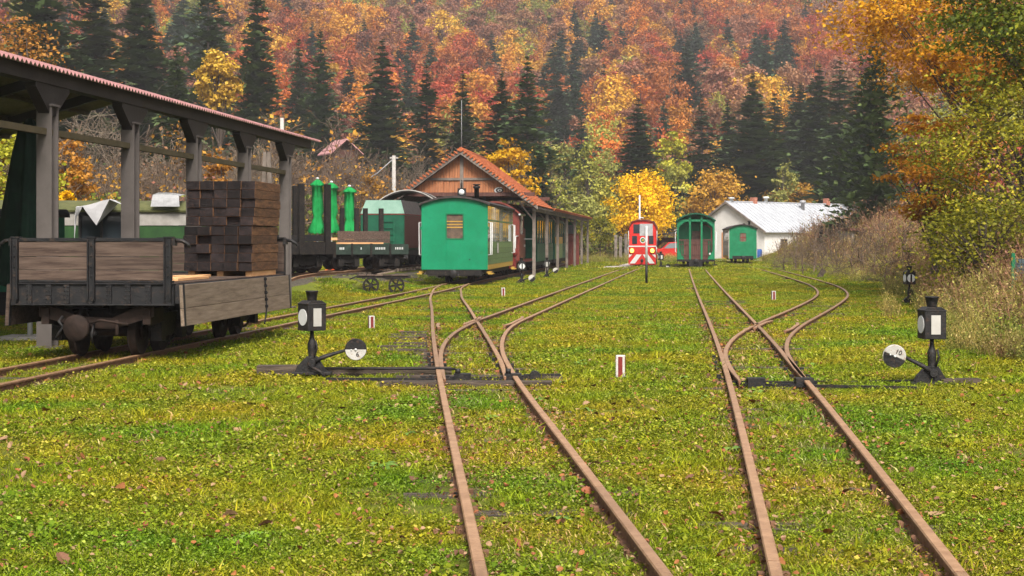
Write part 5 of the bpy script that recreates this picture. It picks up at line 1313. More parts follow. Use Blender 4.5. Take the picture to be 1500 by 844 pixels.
def bare_tree(seed, H, spread, trunk, levels=4, kids=4, r_end=.006, up=.5, lean=0.0, leafn=0, leaf=.12):
    g = np.random.default_rng(seed); tm = MB(); tips = []
    def grow(p, d, L, r, lv):
        d = d/np.linalg.norm(d); m = p + d*L*.5 + g.normal(size=3)*L*.07; e = p + d*L + g.normal(size=3)*L*.10
        tm.tube([p, m, e], [r, r*.8, max(r*.55, r_end)], 5 if lv >= levels-1 else 3, cap=False)
        if lv == 0: tips.append(e); return
        for k in range(kids + (1 if lv == levels else 0)):
            f = g.uniform(.35,1.0); q = p + (e-p)*f
            nd = d*up + g.normal(size=3)*spread + np.array([0,0,.28]); grow(q, nd, L*g.uniform(.5,.78), max(r*.5, r_end), lv-1)
    grow(np.array([0,0,-.1]), np.array([lean,0,1.]), H*.42, trunk, levels)
    tips = np.array(tips)
    if leafn:
        i = g.integers(0,len(tips),leafn); P = tips[i] + g.normal(size=(leafn,3))*H*.03
        V, Q = leaf_quads(P, g.normal(size=(leafn,3))+np.array([0,0,.4]), leaf*g.uniform(.6,1.4,leafn), .7, g); L_ = (V,Q,g.uniform(0,1,leafn))
    else: L_ = (np.zeros((0,3)), np.zeros((0,4),int), None)
    return mb_arrays(tm), L_

LF = dict(
    red = leafmat("rust_red_leaves", (0.27,0.06,0.02), (0.48,0.13,0.035), (0.58,0.23,0.05), hue=.018),
    orange = leafmat("orange_leaves", (0.38,0.125,0.018), (0.60,0.235,0.028), (0.68,0.34,0.05), hue=.018),
    amber = leafmat("amber_leaves", (0.45,0.22,0.025), (0.66,0.38,0.04), (0.74,0.50,0.09), hue=.016),
    brown = leafmat("pinkish_brown_leaves", (0.20,0.085,0.045), (0.36,0.165,0.085), (0.45,0.25,0.13), hue=.018),
    olive = leafmat("yellow_green_leaves", (0.17,0.18,0.03), (0.35,0.33,0.05), (0.48,0.41,0.08), hue=.015),
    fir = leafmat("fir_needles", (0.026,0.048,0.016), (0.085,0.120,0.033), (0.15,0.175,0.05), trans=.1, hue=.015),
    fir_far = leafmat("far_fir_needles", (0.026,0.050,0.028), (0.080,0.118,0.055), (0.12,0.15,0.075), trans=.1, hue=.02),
    yellow = leafmat("maple_yellow_leaves", (0.54,0.28,0.002), (0.76,0.48,0.003), (0.84,0.60,0.015), hue=.005),
    lime = leafmat("lime_yellow_leaves", (0.26,0.27,0.015), (0.50,0.46,0.03), (0.62,0.58,0.09), hue=.01),
    pale = leafmat("pale_willow_leaves", (0.19,0.19,0.04), (0.36,0.34,0.08), (0.46,0.44,0.14), hue=.012),
    goldbr = leafmat("golden_brown_leaves", (0.22,0.10,0.012), (0.46,0.23,0.022), (0.60,0.36,0.05), hue=.01),
    beech_or = leafmat("beech_orange_leaves", (0.28,0.10,0.005), (0.68,0.31,0.009), (0.82,0.50,0.03), hue=.004, trans=.4),
    beech_gr = leafmat("beech_green_leaves", (0.050,0.080,0.005), (0.19,0.21,0.011), (0.44,0.38,0.03), hue=.004, trans=.4),
    hazel = leafmat("hazel_yellow_green_leaves", (0.065,0.080,0.004), (0.31,0.275,0.012), (0.64,0.48,0.04), hue=.004, trans=.4),
    weed = leafmat("dry_weed_stalks", (0.10,0.046,0.024), (0.25,0.13,0.062), (0.38,0.24,0.115), hue=.02, trans=.1),
    weed_y = leafmat("yellowing_weeds", (0.15,0.12,0.03), (0.34,0.28,0.06), (0.45,0.38,0.12), hue=.02, trans=.25),
    weed_g = leafmat("green_undergrowth", (0.06,0.08,0.01), (0.20,0.22,0.025), (0.34,0.32,0.06), hue=.02, trans=.25),
)

def tree_mesh(name, T, L_, leaf_m, bark=None):
    V, Q, M, A = merge([(T[0],T[1],1,None),(L_[0],L_[1],0,L_[2])])
    return arr_mesh(name, V, Q, [leaf_m, bark or MT['bark']], M, A)

def tree_thing(name, loc, T, L_, leaf_m, label, cat="tree", group=None, bark=None, rz=0.0, scale=None):
    t = empty(name, loc, rz, label, cat, group)
    link("trunk", arr_mesh("trunk", T[0], T[1], [bark or MT['bark']]), t)
    if len(L_[0]): link("crown", arr_mesh("crown", L_[0], L_[1], [leaf_m], None, L_[2]), t)
    if scale: t.scale = scale
    return t

# ------------------------------------------------------------------ scatter by geometry nodes (stuff only)
def scatter(name, P, Rz, S, idx, templates, tilt=0.0, kind="stuff"):
    col = bpy.data.collections.new(name + "_source")
    for k, (nm, me) in enumerate(templates):
        o = bpy.data.objects.new("%02d_%s" % (k, nm), me); col.objects.link(o)
    me = bpy.data.meshes.new(name); P = np.asarray(P, np.float32); n = len(P)
    me.vertices.add(n); me.vertices.foreach_set("co", P.ravel())
    g = np.random.default_rng(n); rot = np.zeros((n,3), np.float32); rot[:,2] = Rz; rot[:,:2] = g.normal(size=(n,2))*tilt
    a = me.attributes.new("rot", 'FLOAT_VECTOR', 'POINT'); a.data.foreach_set("vector", rot.ravel())
    S = np.asarray(S, np.float32); S = np.repeat(S[:,None],3,1) if S.ndim == 1 else S
    a = me.attributes.new("scl", 'FLOAT_VECTOR', 'POINT'); a.data.foreach_set("vector", S.ravel())
    a = me.attributes.new("idx", 'INT', 'POINT'); a.data.foreach_set("value", np.asarray(idx, np.int32))
    me.update(); o = link(name, me)
    ng = bpy.data.node_groups.new(name, 'GeometryNodeTree')
    ng.interface.new_socket(name="Geometry", in_out='INPUT', socket_type='NodeSocketGeometry'); ng.interface.new_socket(name="Geometry", in_out='OUTPUT', socket_type='NodeSocketGeometry')
    nd, lk = ng.nodes, ng.links; gi = nd.new('NodeGroupInput'); go = nd.new('NodeGroupOutput')
    ci = nd.new('GeometryNodeCollectionInfo'); ci.inputs['Collection'].default_value = col; ci.inputs['Separate Children'].default_value = True; ci.inputs['Reset Children'].default_value = True
    ip = nd.new('GeometryNodeInstanceOnPoints'); ip.inputs['Pick Instance'].default_value = True
    def attr(nm, ty):
        q = nd.new('GeometryNodeInputNamedAttribute'); q.data_type = ty; q.inputs['Name'].default_value = nm; return q.outputs['Attribute']
    lk.new(gi.outputs[0], ip.inputs['Points']); lk.new(ci.outputs[0], ip.inputs['Instance'])
    lk.new(attr("idx",'INT'), ip.inputs['Instance Index']); lk.new(attr("rot",'FLOAT_VECTOR'), ip.inputs['Rotation']); lk.new(attr("scl",'FLOAT_VECTOR'), ip.inputs['Scale'])
    lk.new(ip.outputs[0], go.inputs[0])
    md = o.modifiers.new("scatter", 'NODES'); md.node_group = ng
    return tag(o, kind=kind)

# ------------------------------------------------------------------ hillside forest
HK = ['red','orange','amber','brown','olive']
HT = []
for i, k in enumerate(HK):
    for j in range(2):
        T, L_ = crown_tree(100+i*7+j, 15+2*j, 3.5+.4*j, 4.0, 46, 2000, .50, .75, .22, 8, .24, .75); L_ = (L_[0], L_[1], np.clip(.45+(L_[2]-.5)*.6,0,1))
        HT.append(("hill_tree", tree_mesh("hill_tree_%s" % k, T, L_, LF[k])))
FT = []
for j in range(3):
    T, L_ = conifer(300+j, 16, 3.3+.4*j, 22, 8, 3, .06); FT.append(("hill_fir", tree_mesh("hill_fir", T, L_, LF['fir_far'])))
T, L_ = bare_tree(340, 15, .45, .16, 3, 5, .02, .7); HT.append(("bare_hill_tree", tree_mesh("bare_hill_tree", T, L_, LF['brown'], MT['twig_pale'])))

g = np.random.default_rng(5)
fir_spots = [(845,70,26,60),(1010,40,35,50),(720,60,14,40),(1060,200,70,45),(1200,190,60,80),(120,60,150,90),(300,40,60,80),(460,150,40,60),(600,90,22,30),(880,30,22,30),(820,110,30,40),(690,150,25,25),(960,200,25,50),(1130,60,22,40),(760,130,30,40),(560,130,25,30),(1150,230,40,30)]
pts = []
y = 176.0
while y < 620:
    sp = 4.8 if y < 420 else 5.4
    half = y*.335 + 14
    for x in np.arange(-half, half, sp):
        xx = x + g.uniform(-.42,.42)*sp; yy = y + g.uniform(-.42,.42)*sp
        pts.append((xx, yy))
    y += sp*.95
ind, rest = [], []
hill = []
for xx, yy in pts:
    z = zs(xx, yy); px = 750 + F*xx/yy; top = HZ - F*(z+14-CZ)/yy
    if top < -150: continue
    pf = .05 + sum(.75*math.exp(-((px-a)/c)**2 - ((top-b)/d)**2) for a,b,c,d in fir_spots)
    if yy < 215: pf = max(pf, .20)
    if g.random() < pf: k = 100 + int(g.integers(0,3))
    else:
        w = math.sin(xx*.045+2)*math.sin(yy*.03+xx*.01) + g.normal()*.55
        c = 0 if w > .35 else 1 if w > -.1 else 2 if w > -.55 else 3 if w > -1.1 else 4
        if g.random() < .14: c = 3
        k = c*2 + int(g.integers(0,2))
        if g.random() < .035: k = 10
    s = g.uniform(.50,.88)*(1.0 if k < 100 else g.uniform(.75,1.25)); hill.append((xx,yy,z-.4,k,s,px,top))
COLN = {0:("rust red","beeches"),1:("orange","beeches"),2:("amber","beeches"),3:("pinkish brown","trees"),4:("yellow green","trees"),5:("bare grey","trees")}
nd_ = nf_ = 0; rp, rs, ri, rr = [], [], [], []
for xx,yy,z,k,s,px,top in hill:
    vis = -20 < px < 1310 and -10 < top < 330
    if vis and k < 100 and nd_ < 300:
        o = link("hillside_tree", HT[k][1]); o.location = (xx,yy,z); o.scale = (s*g.uniform(.9,1.15),s*g.uniform(.9,1.15),s*g.uniform(.9,1.15)); o.rotation_euler.z = g.uniform(0,6.28); nd_ += 1
        cn_ = COLN[k//2][0]; tag(o, "%s tree among the autumn forest on the hillside" % cn_, "tree", "%s trees on the hillside" % cn_)
    elif vis and k >= 100 and nf_ < 220:
        o = link("hillside_fir", FT[k-100][1]); o.location = (xx,yy,z); o.scale = (s,s,s*g.uniform(.9,1.2)); o.rotation_euler.z = g.uniform(0,6.28); nf_ += 1
        tag(o, "dark fir standing in the autumn forest on the hillside", "fir tree", "firs on the hillside")
    else:
        rp.append((xx,yy,z)); rs.append(s); ri.append(k if k < 100 else 11+k-100); rr.append(g.uniform(0,6.28))
scatter("far_forest", rp, rr, rs, ri, HT + FT)

# ------------------------------------------------------------------ firs that stand out on the valley floor
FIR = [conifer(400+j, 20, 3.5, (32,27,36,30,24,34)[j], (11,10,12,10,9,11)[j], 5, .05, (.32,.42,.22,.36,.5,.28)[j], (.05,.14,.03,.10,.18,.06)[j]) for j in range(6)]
firs = [(55,118,-90,70,"behind the near end of the shelter"),(140,128,-50,62,"behind the shelter roof"),(205,138,-40,56,"rising over the middle of the shelter roof"),(258,112,62,34,"low behind the shelter roof"),(305,150,-60,48,"tall beside the pale slim trunk above the shelter"),
 (377,142,-30,40,"standing alone above the far shelter end"),(470,165,48,36,"rising above the bare trees near the sagging cable pole"),(560,155,62,44,"broad and ragged above the folded parasols"),(625,148,98,42,"between the broad fir and the shed apex"),(678,146,112,36,"directly behind the shed apex"),(735,142,112,40,"close beside the rod on the shed apex"),(772,136,84,42,"tall above the shed roof tiles"),(790,118,206,24,"dark and low beside the shed tiles"),
 (935,160,148,40,"above the yellow maple"),(1028,172,148,36,"in the fir group above the platform carriage"),(1066,182,152,34,"second in the fir group above the white building"),(1103,170,114,46,"tallest in the fir group above the white building"),(1135,182,138,40,"at the edge of the fir group above the white building"),(1172,190,126,38,"in the dark firs above the pale roof"),(1200,178,98,42,"tall in the dark firs above the pale roof"),(1230,168,92,44,"tall beside the orange beech above the pale roof"),(1262,150,112,54,"close beside the orange beech"),
 (996,255,104,26,"slender on the slope above the platform carriage"),(1048,250,150,24,"slender on the slope behind the fir group"),(438,185,60,30,"slim on the slope behind the shelter end")]
for i, (px,Y,top,hw,wh) in enumerate(firs):
    x = Xat(px,Y); gz = zs(x,Y)-.2; H = Zat(top,Y)-gz; w = hw*1.5*Y/F/3.5; T, L_ = FIR[i % 6]
    if i < 6: tree_thing("fir_tree", (x,Y,gz), T, L_, LF['fir'], "dark green fir "+wh, "fir tree", "firs on the valley floor", rz=i*1.3, scale=(w,w,H/20))
    else:
        src = [o for o in bpy.data.objects if o.name.split('.')[0] == "fir_tree" and o.type == 'EMPTY'][:6][(i*5) % 6]
        c = copy_tree(src); c.location = (x,Y,gz); c.rotation_euler.z = i*1.7; c.scale = (w,w,H/20); tag(c, "dark green fir "+wh, "fir tree", "firs on the valley floor")
# the brown drooping fir beside the right-hand trees
T, L_ = conifer(460, 12, 3.4, 24, 8, 9, .12, .55, .10, .8); Y = 92; x = Xat(1283,Y); tree_thing("drooping_fir", (x,Y,zs(x,Y)), T, L_, LF['fir'], "ragged dark fir with drooping branches between pale roof and orange beech", "fir tree", scale=(.8,.8,1.15))

# ------------------------------------------------------------------ broad-leaved trees on the valley floor
def decid(name, px, Y, top, wpx, low, leaf_m, label, nleaf, leaf, nclus=60, seed=1, flat=.6, cat="tree", clus=.26, zl=None, group=None, shape=1.0, wob=.25):
    x = Xat(px,Y); gz = zs(x,Y); H = Zat(top,Y)-gz; rad = wpx/2*Y/F; lo = (Zat(low,Y)-gz) if low else .4
    T, L_ = crown_tree(seed, H, rad, max(lo,.2), nclus, nleaf, leaf, flat, max(.06,H*.016), 16, clus, .75, shape, .6, wob)
    return tree_thing(name, (x,Y,gz), T, L_, leaf_m, label, cat, group)
decid("maple_tree", 940, 126, 246, 92, 352, LF['yellow'], "glowing yellow rounded maple behind the red locomotive", 12000, .19, 110, 31, .7, wob=.10, shape=.9)
decid("golden_tree", 1045, 150, 250, 90, 330, LF['goldbr'], "golden brown tree behind the green platform carriage", 5000, .26, 70, 32)
decid("olive_tree", 990, 160, 240, 50, 340, LF['olive'], "slim olive tree between maple and golden brown tree", 2400, .26, 40, 39)
decid("lime_tree", 985, 168, 194, 55, 290, LF['lime'], "lime yellow birch like tree beside the firs", 3500, .28, 50, 33)
decid("golden_tree", 1165, 165, 264, 70, 320, LF['goldbr'], "small golden tree above the pale metal roof", 3000, .28, 50, 34)
decid("orange_tree", 318, 118, 74, 66, 170, LF['amber'], "bright orange tree rising above the shelter roof", 4200, .26, 70, 35)
decid("yellow_shrub", 745, 108, 205, 75, 300, LF['yellow'], "yellow leafed tree leaning over the shed roof tiles", 2200, .24, 40, 36, .35)
decid("yellow_shrub", 548, 92.5, 250, 54, 350, LF['goldbr'], "orange yellow shrub beside the tender", 2400, .16, 40, 37)
decid("yellow_shrub", 448, 93, 285, 70, 360, LF['hazel'], "yellow green shrub behind the stake wagon", 2200, .16, 40, 38); decid("yellow_shrub", 505, 95, 282, 60, 360, LF['goldbr'], "golden shrub behind the folded parasols", 2200, .16, 40, 40)
decid("yellow_sapling", 96, 47, 272, 34, 335, LF['yellow'], "small yellow sapling behind the front shelter pillar", 700, .10, 26, 41); decid("yellow_shrub", 20, 52, 182, 120, 330, LF['lime'], "dense yellow shrub behind the dark parasol", 4200, .13, 80, 42); decid("yellow_shrub", 100, 56, 195, 80, 320, LF['amber'], "loose orange yellow shrub beside the front pillar", 2000, .13, 50, 43)
decid("yellow_shrub", 320, 62, 215, 50, 330, LF['goldbr'], "orange yellow shrub seen between two shelter pillars", 1500, .14, 40, 44); decid("brown_tree", 40, 78, 25, 130, 190, LF['goldbr'], "brown leafed tree above the shelter roof corner", 2600, .18, 70, 45, clus=.35)
for k, (px,Y,top,w,lf,lb) in enumerate(((800,140,190,55,'pale','left'),(830,150,182,60,'pale','tall'),(862,145,205,60,'olive','middle'),(893,155,215,50,'pale','right'),(810,128,262,44,'olive','low left'),(850,124,285,52,'pale','low middle'),(885,132,262,40,'olive','low right'),(1072,172,232,40,'olive','small'),(1150,150,240,50,'pale','wide'))):
    decid("pale_tree", px, Y, top, w, 352, LF[lf], "pale yellow green tree standing between shed and yellow maple" if k < 7 else "pale olive tree behind the white building", 2600, .25, 50, 50+k, .8, group="pale trees between shed and maple" if k < 7 else "pale trees behind the white building")
decid("green_shrub", 845, 113, 305, 44, 358, LF['hazel'], "green yellow shrub beside the far shed end", 1600, .16, 30, 61); decid("green_shrub", 880, 116, 318, 50, 360, LF['hazel'], "green yellow shrub beside the upright posts", 1600, .16, 30, 62)

# bare trees behind shelter and wagons
BT = [bare_tree(500+j, 9, .50, .13, 4, 4, .012, .62) for j in range(3)]; BL = [bare_tree(520+j, 7, .55, .10, 4, 4, .012, .5, leafn=260, leaf=.16) for j in range(2)]
bsrc = []
for j, (T,L_) in enumerate(BT + BL):
    bsrc.append((arr_mesh("bare_branches", T[0], T[1], [MT['twig'] if j % 2 == 0 else MT['twig_pale']]), arr_mesh("crown", L_[0], L_[1], [LF['brown'] if j == 3 else LF['goldbr']], None, L_[2]) if len(L_[0]) else None, 9 if j < 3 else 7))
g2 = np.random.default_rng(77); spots = []
for px,Y,top in ((215,70,150),(250,60,175),(285,75,160),(340,66,190),(375,80,165),(300,90,130),(180,88,120),(230,100,110),(415,85,180),(445,92,170),(475,98,150),(500,90,205),(530,100,160),(560,104,210),(600,108,180),(640,112,215),(660,108,195),(705,112,190),(730,118,180),(585,100,225),(160,62,220),(245,55,225),(390,72,215),(120,95,100),(350,100,110),(430,105,120),(690,118,215),(540,108,215),(615,104,222),(500,118,190),(522,122,200),(486,125,205),(512,110,215),(495,104,225),(530,116,192)):
    spots.append((px,Y,top))
for i,(px,Y,top) in enumerate(spots):
    x = Xat(px,Y); gz = zs(x,Y); j = int(g2.integers(0,5)); me1, me2, h0 = bsrc[j]; s = (Zat(top,Y)-gz)/h0/1.0
    t = empty("bare_tree",(x,Y,gz-.1),g2.uniform(0,6.28),"leafless grey brown tree in the thicket behind shelter and siding" if me2 is None else "almost leafless tree with last golden leaves in the thicket behind the siding","tree","bare trees behind shelter and siding" if me2 is None else "thinning trees behind shelter and siding"); t.scale = (s*1.15,s*1.15,s)
    link("branches", me1, t); 
    if me2: link("crown", me2, t)
# brushwood on the slopes: too dense to count
bb_ = bare_tree(560, 2.6, .75, .03, 3, 5, .006, .4); b2_ = bare_tree(561, 2.2, .8, .03, 3, 5, .006, .35, leafn=220, leaf=.10); b3_ = bare_tree(562, 2.2, .8, .03, 3, 4, .006, .35, leafn=420, leaf=.12)
bm1 = arr_mesh("brush", bb_[0][0], bb_[0][1], [MT['twig']]); bm2 = tree_mesh("brush", b2_[0], b2_[1], LF['goldbr'], MT['twig']); bm3 = tree_mesh("brush", b3_[0], b3_[1], LF['weed_g'], MT['twig'])
P, S_, I_, Z_ = [], [], [], []
for k in range(2200):
    Y = g2.uniform(52,150); px = g2.uniform(-120,800); x = Xat(px,Y)
    if x > min(-13.5 + (Y-62)*.16, -5) and Y < 112: continue
    if Y < 70 and -13 < x: continue
    P.append((x,Y,zs(x,Y)-.1)); S_.append(g2.uniform(.9,2.6)*(1.0 if Y < 80 else 1.25)); I_.append(int(g2.choice([0,0,1,2,2]))); Z_.append(g2.uniform(0,6.28))
for k in range(420):
    Y = g2.uniform(128,178); px = g2.uniform(700,1300); x = Xat(px,Y); 
    if 1020 < px < 1270 and Y < 162: continue
    P.append((x,Y,zs(x,Y)-.1)); S_.append(g2.uniform(.9,1.8)); I_.append(int(g2.choice([0,1,2,2]))); Z_.append(g2.uniform(0,6.28))
scatter("brushwood", P, Z_, S_, I_, [("brush",bm1),("brush",bm2),("brush",bm3)])

# ------------------------------------------------------------------ right-hand foreground trees
def spray_tree(name, px, Y, top, wpx, low, leaf_m, label, seed, nclus, nleaf, leaf, flat=.28, clus=.30, offx=0.0, top_=.5):
    x = Xat(px,Y); gz = zs(x,Y)-.1; H = Zat(top,Y)-gz; rad = wpx/2*Y/F; lo = max(.5, Zat(low,Y)-gz)
    T, L_ = crown_tree(seed, H, rad, lo, nclus, nleaf, leaf, flat, .13, 46, clus, .62, .5, 1.2, .30, top_)
    return tree_thing(name, (x,Y,gz), T, L_, leaf_m, label, "tree")
spray_tree("beech_tree", 1445, 46, -120, 400, 165, LF['beech_or'], "large orange beech with spreading sprays above the hazel bushes", 71, 120, 30000, .12, .25)
spray_tree("beech_tree", 1545, 38, -120, 330, 170, LF['beech_gr'], "large green beech reaching over the orange beech", 72, 110, 26000, .115, .25)
spray_tree("beech_tree", 1372, 45, 160, 140, 330, LF['beech_or'], "small bright orange beech under the large one", 73, 60, 9000, .11, .25)
spray_tree("hazel_bush", 1500, 36, 120, 300, 410, LF['hazel'], "tall yellow green hazel bush beside the mesh fence", 74, 110, 15000, .09, .45, .26)
spray_tree("hazel_bush", 1428, 37, 290, 130, 410, LF['hazel'], "lower yellow green hazel bush above the brown weeds", 75, 60, 7500, .085, .6, .26)
spray_tree("hazel_bush", 1440, 33, 300, 190, 470, LF['hazel'], "low straggling green bush at the foot of the hazel", 76, 44, 4500, .085, .6, .42)
spray_tree("hazel_bush", 1640, 40, 200, 240, 470, LF['hazel'], "yellow green hazel bush beyond the mesh fence post", 77, 60, 9000, .085, .6, .26)
for k, (px,Y,top,s) in enumerate(((1190,78,296,1),(1165,84,306,1),(1150,80,330,1),(1178,72,325,1),(1205,66,322,1),(1215,80,300,1),(1245,62,318,1),(1280,60,312,1),(1300,54,325,1),(1335,50,330,1),(1225,72,308,1),(1260,66,300,1),(1320,58,285,1),(1240,88,295,1),(1300,70,290,1))):
    x = Xat(px,Y); gz = zs(x,Y); t = empty("bare_bush",(x,Y,gz-.1),k*1.1,"leafless brown bush rising from the weedy bank below the pale roof","bush","bare bushes on the weedy bank"); sc_ = (Zat(top,Y)-gz)/2.6; t.scale=(sc_*1.3,sc_*1.3,sc_); link("branches", bm1, t)

# ------------------------------------------------------------------ weeds on the bank
def weed_mesh(seed, n, h0, h1, rad, m, leafy=.5, lean=.25):
    g = np.random.default_rng(seed); Vs, Qs, A = [], [], []; nn = 0
    for k in range(n):
        a = g.uniform(0,6.28); r_ = rad*math.sqrt(g.random()); p = np.array([r_*math.cos(a), r_*math.sin(a), -.03]); h = g.uniform(h0,h1); d = np.array([g.normal()*lean, g.normal()*lean, 1.]); w = np.array([math.cos(a+1), math.sin(a+1), 0])*g.uniform(.004,.010); va = g.random()
        q = [p, p + d*h*.55 + g.normal(size=3)*.02*h, p + d*h + np.array([d[0],d[1],-.3])*h*.15]
        V = [q[0]-w, q[0]+w, q[1]-w*.7, q[1]+w*.7, q[2]-w*.3, q[2]+w*.3]; Vs += V; Qs += [(nn,nn+1,nn+3,nn+2),(nn+2,nn+3,nn+5,nn+4)]; A += [va,va]; nn += 6
        for j in range(int(leafy*g.integers(2,9))):
            f = g.uniform(.35,1.05); c = p + (q[2]-p)*f + g.normal(size=3)*.05; t = unit(g.normal(size=(1,3)))[0]*g.uniform(.015,.045); b = np.cross(t, g.normal(size=3)); b = b/np.linalg.norm(b)*np.linalg.norm(t)*.5
            Vs += [c-t, c+b, c+t, c-b]; Qs.append((nn,nn+1,nn+2,nn+3)); A.append(np.clip(va+g.normal()*.25,0,1)); nn += 4
    return arr_mesh("weeds", np.array(Vs), np.array(Qs), [m], None, A)
WT = [("weed", weed_mesh(1, 46, .5, 1.15, .38, LF['weed'], .8)), ("weed", weed_mesh(2, 46, .35, .9, .38, LF['weed_y'], 1.0)), ("weed", weed_mesh(3, 40, .25, .6, .36, LF['weed_g'], 1.3)), ("weed", weed_mesh(4, 30, .7, 1.4, .30, LF['weed'], .5, .18))]
P, S_, I_, Z_ = [], [], [], []; g3 = np.random.default_rng(9)
for k in range(19000):
    Y = 17 + 98*g3.random()**1.35; x = g3.uniform(3, Y*.40 + 5); d = x - float(LCB(Y)) - 2.0 - .5*math.sin(Y*.5) - max(0,(31-Y))*.13
    if d < 0 or x > Y*.40+4: continue
    if abs(x - pM.x*Y/pM.y) < .32 and pM.y - 9 < Y < pM.y + .5: continue
    e = min(1, d/3.0)
    if g3.random() > .35 + .65*e: continue
    i = int(g3.choice([0,1,2,3], p=[.46*e,.30,.24+.36*(1-e),.10*e] / np.sum([.46*e,.30,.24+.36*(1-e),.10*e])))
    P.append((x,Y,zs(x,Y))); S_.append(g3.uniform(.65,1.3)*(.40+.60*e)*(1+Y*.006)); I_.append(i); Z_.append(g3.uniform(0,6.28))
scatter("bank_weeds", P, Z_, S_, I_, WT)
# tufts along buildings, wagons and far grass edge
P, S_, I_, Z_ = [], [], [], []
for k in range(500):
    Y = g3.uniform(108,132); x = Xat(g3.uniform(760,1010), Y)
    if 117 < Y < 126: continue
    P.append((x,Y,zs(x,Y))); S_.append(g3.uniform(.5,1.0)); I_.append(int(g3.choice([1,2]))); Z_.append(g3.uniform(0,6.28))
scatter("roadside_weeds", P, Z_, S_, I_, WT)
# ------------------------------------------------------------------ turf
def turfmat(name, ca, cb, cc, trans=.3):
    m = leafmat(name, ca, cb, cc, hue=.012, trans=trans); n, l = m.node_tree.nodes, m.node_tree.links
    hv = next(q for q in n if q.type == 'HUE_SAT')
    ge = n.new("ShaderNodeNewGeometry"); nz = n.new("ShaderNodeTexNoise"); nz.inputs["Scale"].default_value = .55; nz.inputs["Detail"].default_value = 5
    l.new(ge.outputs["Position"], nz.inputs["Vector"])
    cr = n.new("ShaderNodeValToRGB"); e = cr.color_ramp.elements; e[0].position, e[0].color = .34, (.62,.92,.75,1); e[1].position, e[1].color = .68, (1.5,1.08,.95,1)
    l.new(nz.outputs["Fac"], cr.inputs[0]); mx = n.new("ShaderNodeMix"); mx.data_type = 'RGBA'; mx.blend_type = 'MULTIPLY'; mx.inputs[0].default_value = 1.0
    l.new(hv.outputs[0], mx.inputs[6]); l.new(cr.outputs[0], mx.inputs[7])
    for lk in list(hv.outputs[0].links):
        if lk.to_node != mx:
            s = lk.to_socket; l.remove(lk); l.new(mx.outputs[2], s)
    return m
def turf_dull(m):
    m.node_tree.nodes["Principled BSDF"].inputs["Specular IOR Level"].default_value = .08; return m
TG = turfmat("grass_blades", (0.065,0.095,0.004), (0.265,0.29,0.012), (0.44,0.40,0.08))
TC = turfmat("clover_leaves", (0.065,0.10,0.005), (0.25,0.275,0.017), (0.38,0.38,0.09))
TD = turfmat("dry_grass", (0.17,0.12,0.04), (0.36,0.27,0.11), (0.46,0.36,0.20), .15)

def grass_mesh(seed, n, rad, h0, h1, m, w=.0035, lean=.45):
    g = np.random.default_rng(seed); a = g.uniform(0,6.283,n); r_ = rad*np.sqrt(g.random(n)); P = np.stack([r_*np.cos(a), r_*np.sin(a), np.full(n,-.01)],1)
    h = g.uniform(h0,h1,n)[:,None]; d = np.stack([g.normal(size=n)*lean, g.normal(size=n)*lean, np.ones(n)],1); s = np.stack([np.cos(a*3+1), np.sin(a*3+1), np.zeros(n)],1)*(w*g.uniform(.7,1.4,n))[:,None]
    M = P + d*h*.6; E = P + d*h + np.stack([d[:,0],d[:,1],-.4*np.ones(n)],1)*h*.35
    V = np.stack([P-s,P+s,M+s*.8,M-s*.8,E+s*.15,E-s*.15],1).reshape(-1,3); k = np.arange(n)[:,None]*6
    Q = np.concatenate([k+np.array([[0,1,2,3]]), k+np.array([[3,2,4,5]])],1).reshape(-1,4); va = np.repeat(g.random(n),2)
    return arr_mesh("grass", V, Q, [m], None, va)
def clover_mesh(seed, n, rad, m, s0=.008, s1=.018, hmax=.035):
    g = np.random.default_rng(seed); a = g.uniform(0,6.283,n); r_ = rad*np.sqrt(g.random(n)); P = np.stack([r_*np.cos(a), r_*np.sin(a), g.uniform(.004,hmax,n)],1)
    V, Q = leaf_quads(P, g.normal(size=(n,3))*.45+np.array([0,0,1]), g.uniform(s0,s1,n)*2, .8, g, fold=.1)
    return arr_mesh("clover", V, Q, [m], None, g.random(n))
NT = [("grass", grass_mesh(1,40,.06,.015,.05,TG,.0026)), ("clover", clover_mesh(2,60,.07,TC,.004,.0085,.03)), ("grass", grass_mesh(3,30,.06,.02,.065,TG,.0026)), ("dry", grass_mesh(4,10,.06,.015,.05,TD)), ("leafy", clover_mesh(5,40,.075,TC,.006,.011,.035))]
FTm = [("grass", grass_mesh(6,150,.30,.03,.085,TG,.007)), ("clover", clover_mesh(7,240,.30,TC,.008,.017,.05)), ("grass", grass_mesh(8,120,.30,.03,.07,TG,.007)), ("dry", grass_mesh(9,70,.30,.02,.06,TD,.006))]
g4 = np.random.default_rng(21)
LINES = [(LA,1,50),(LAR,1,110),(LB,2,118),(LC,1,105),(LCB,1,110)]
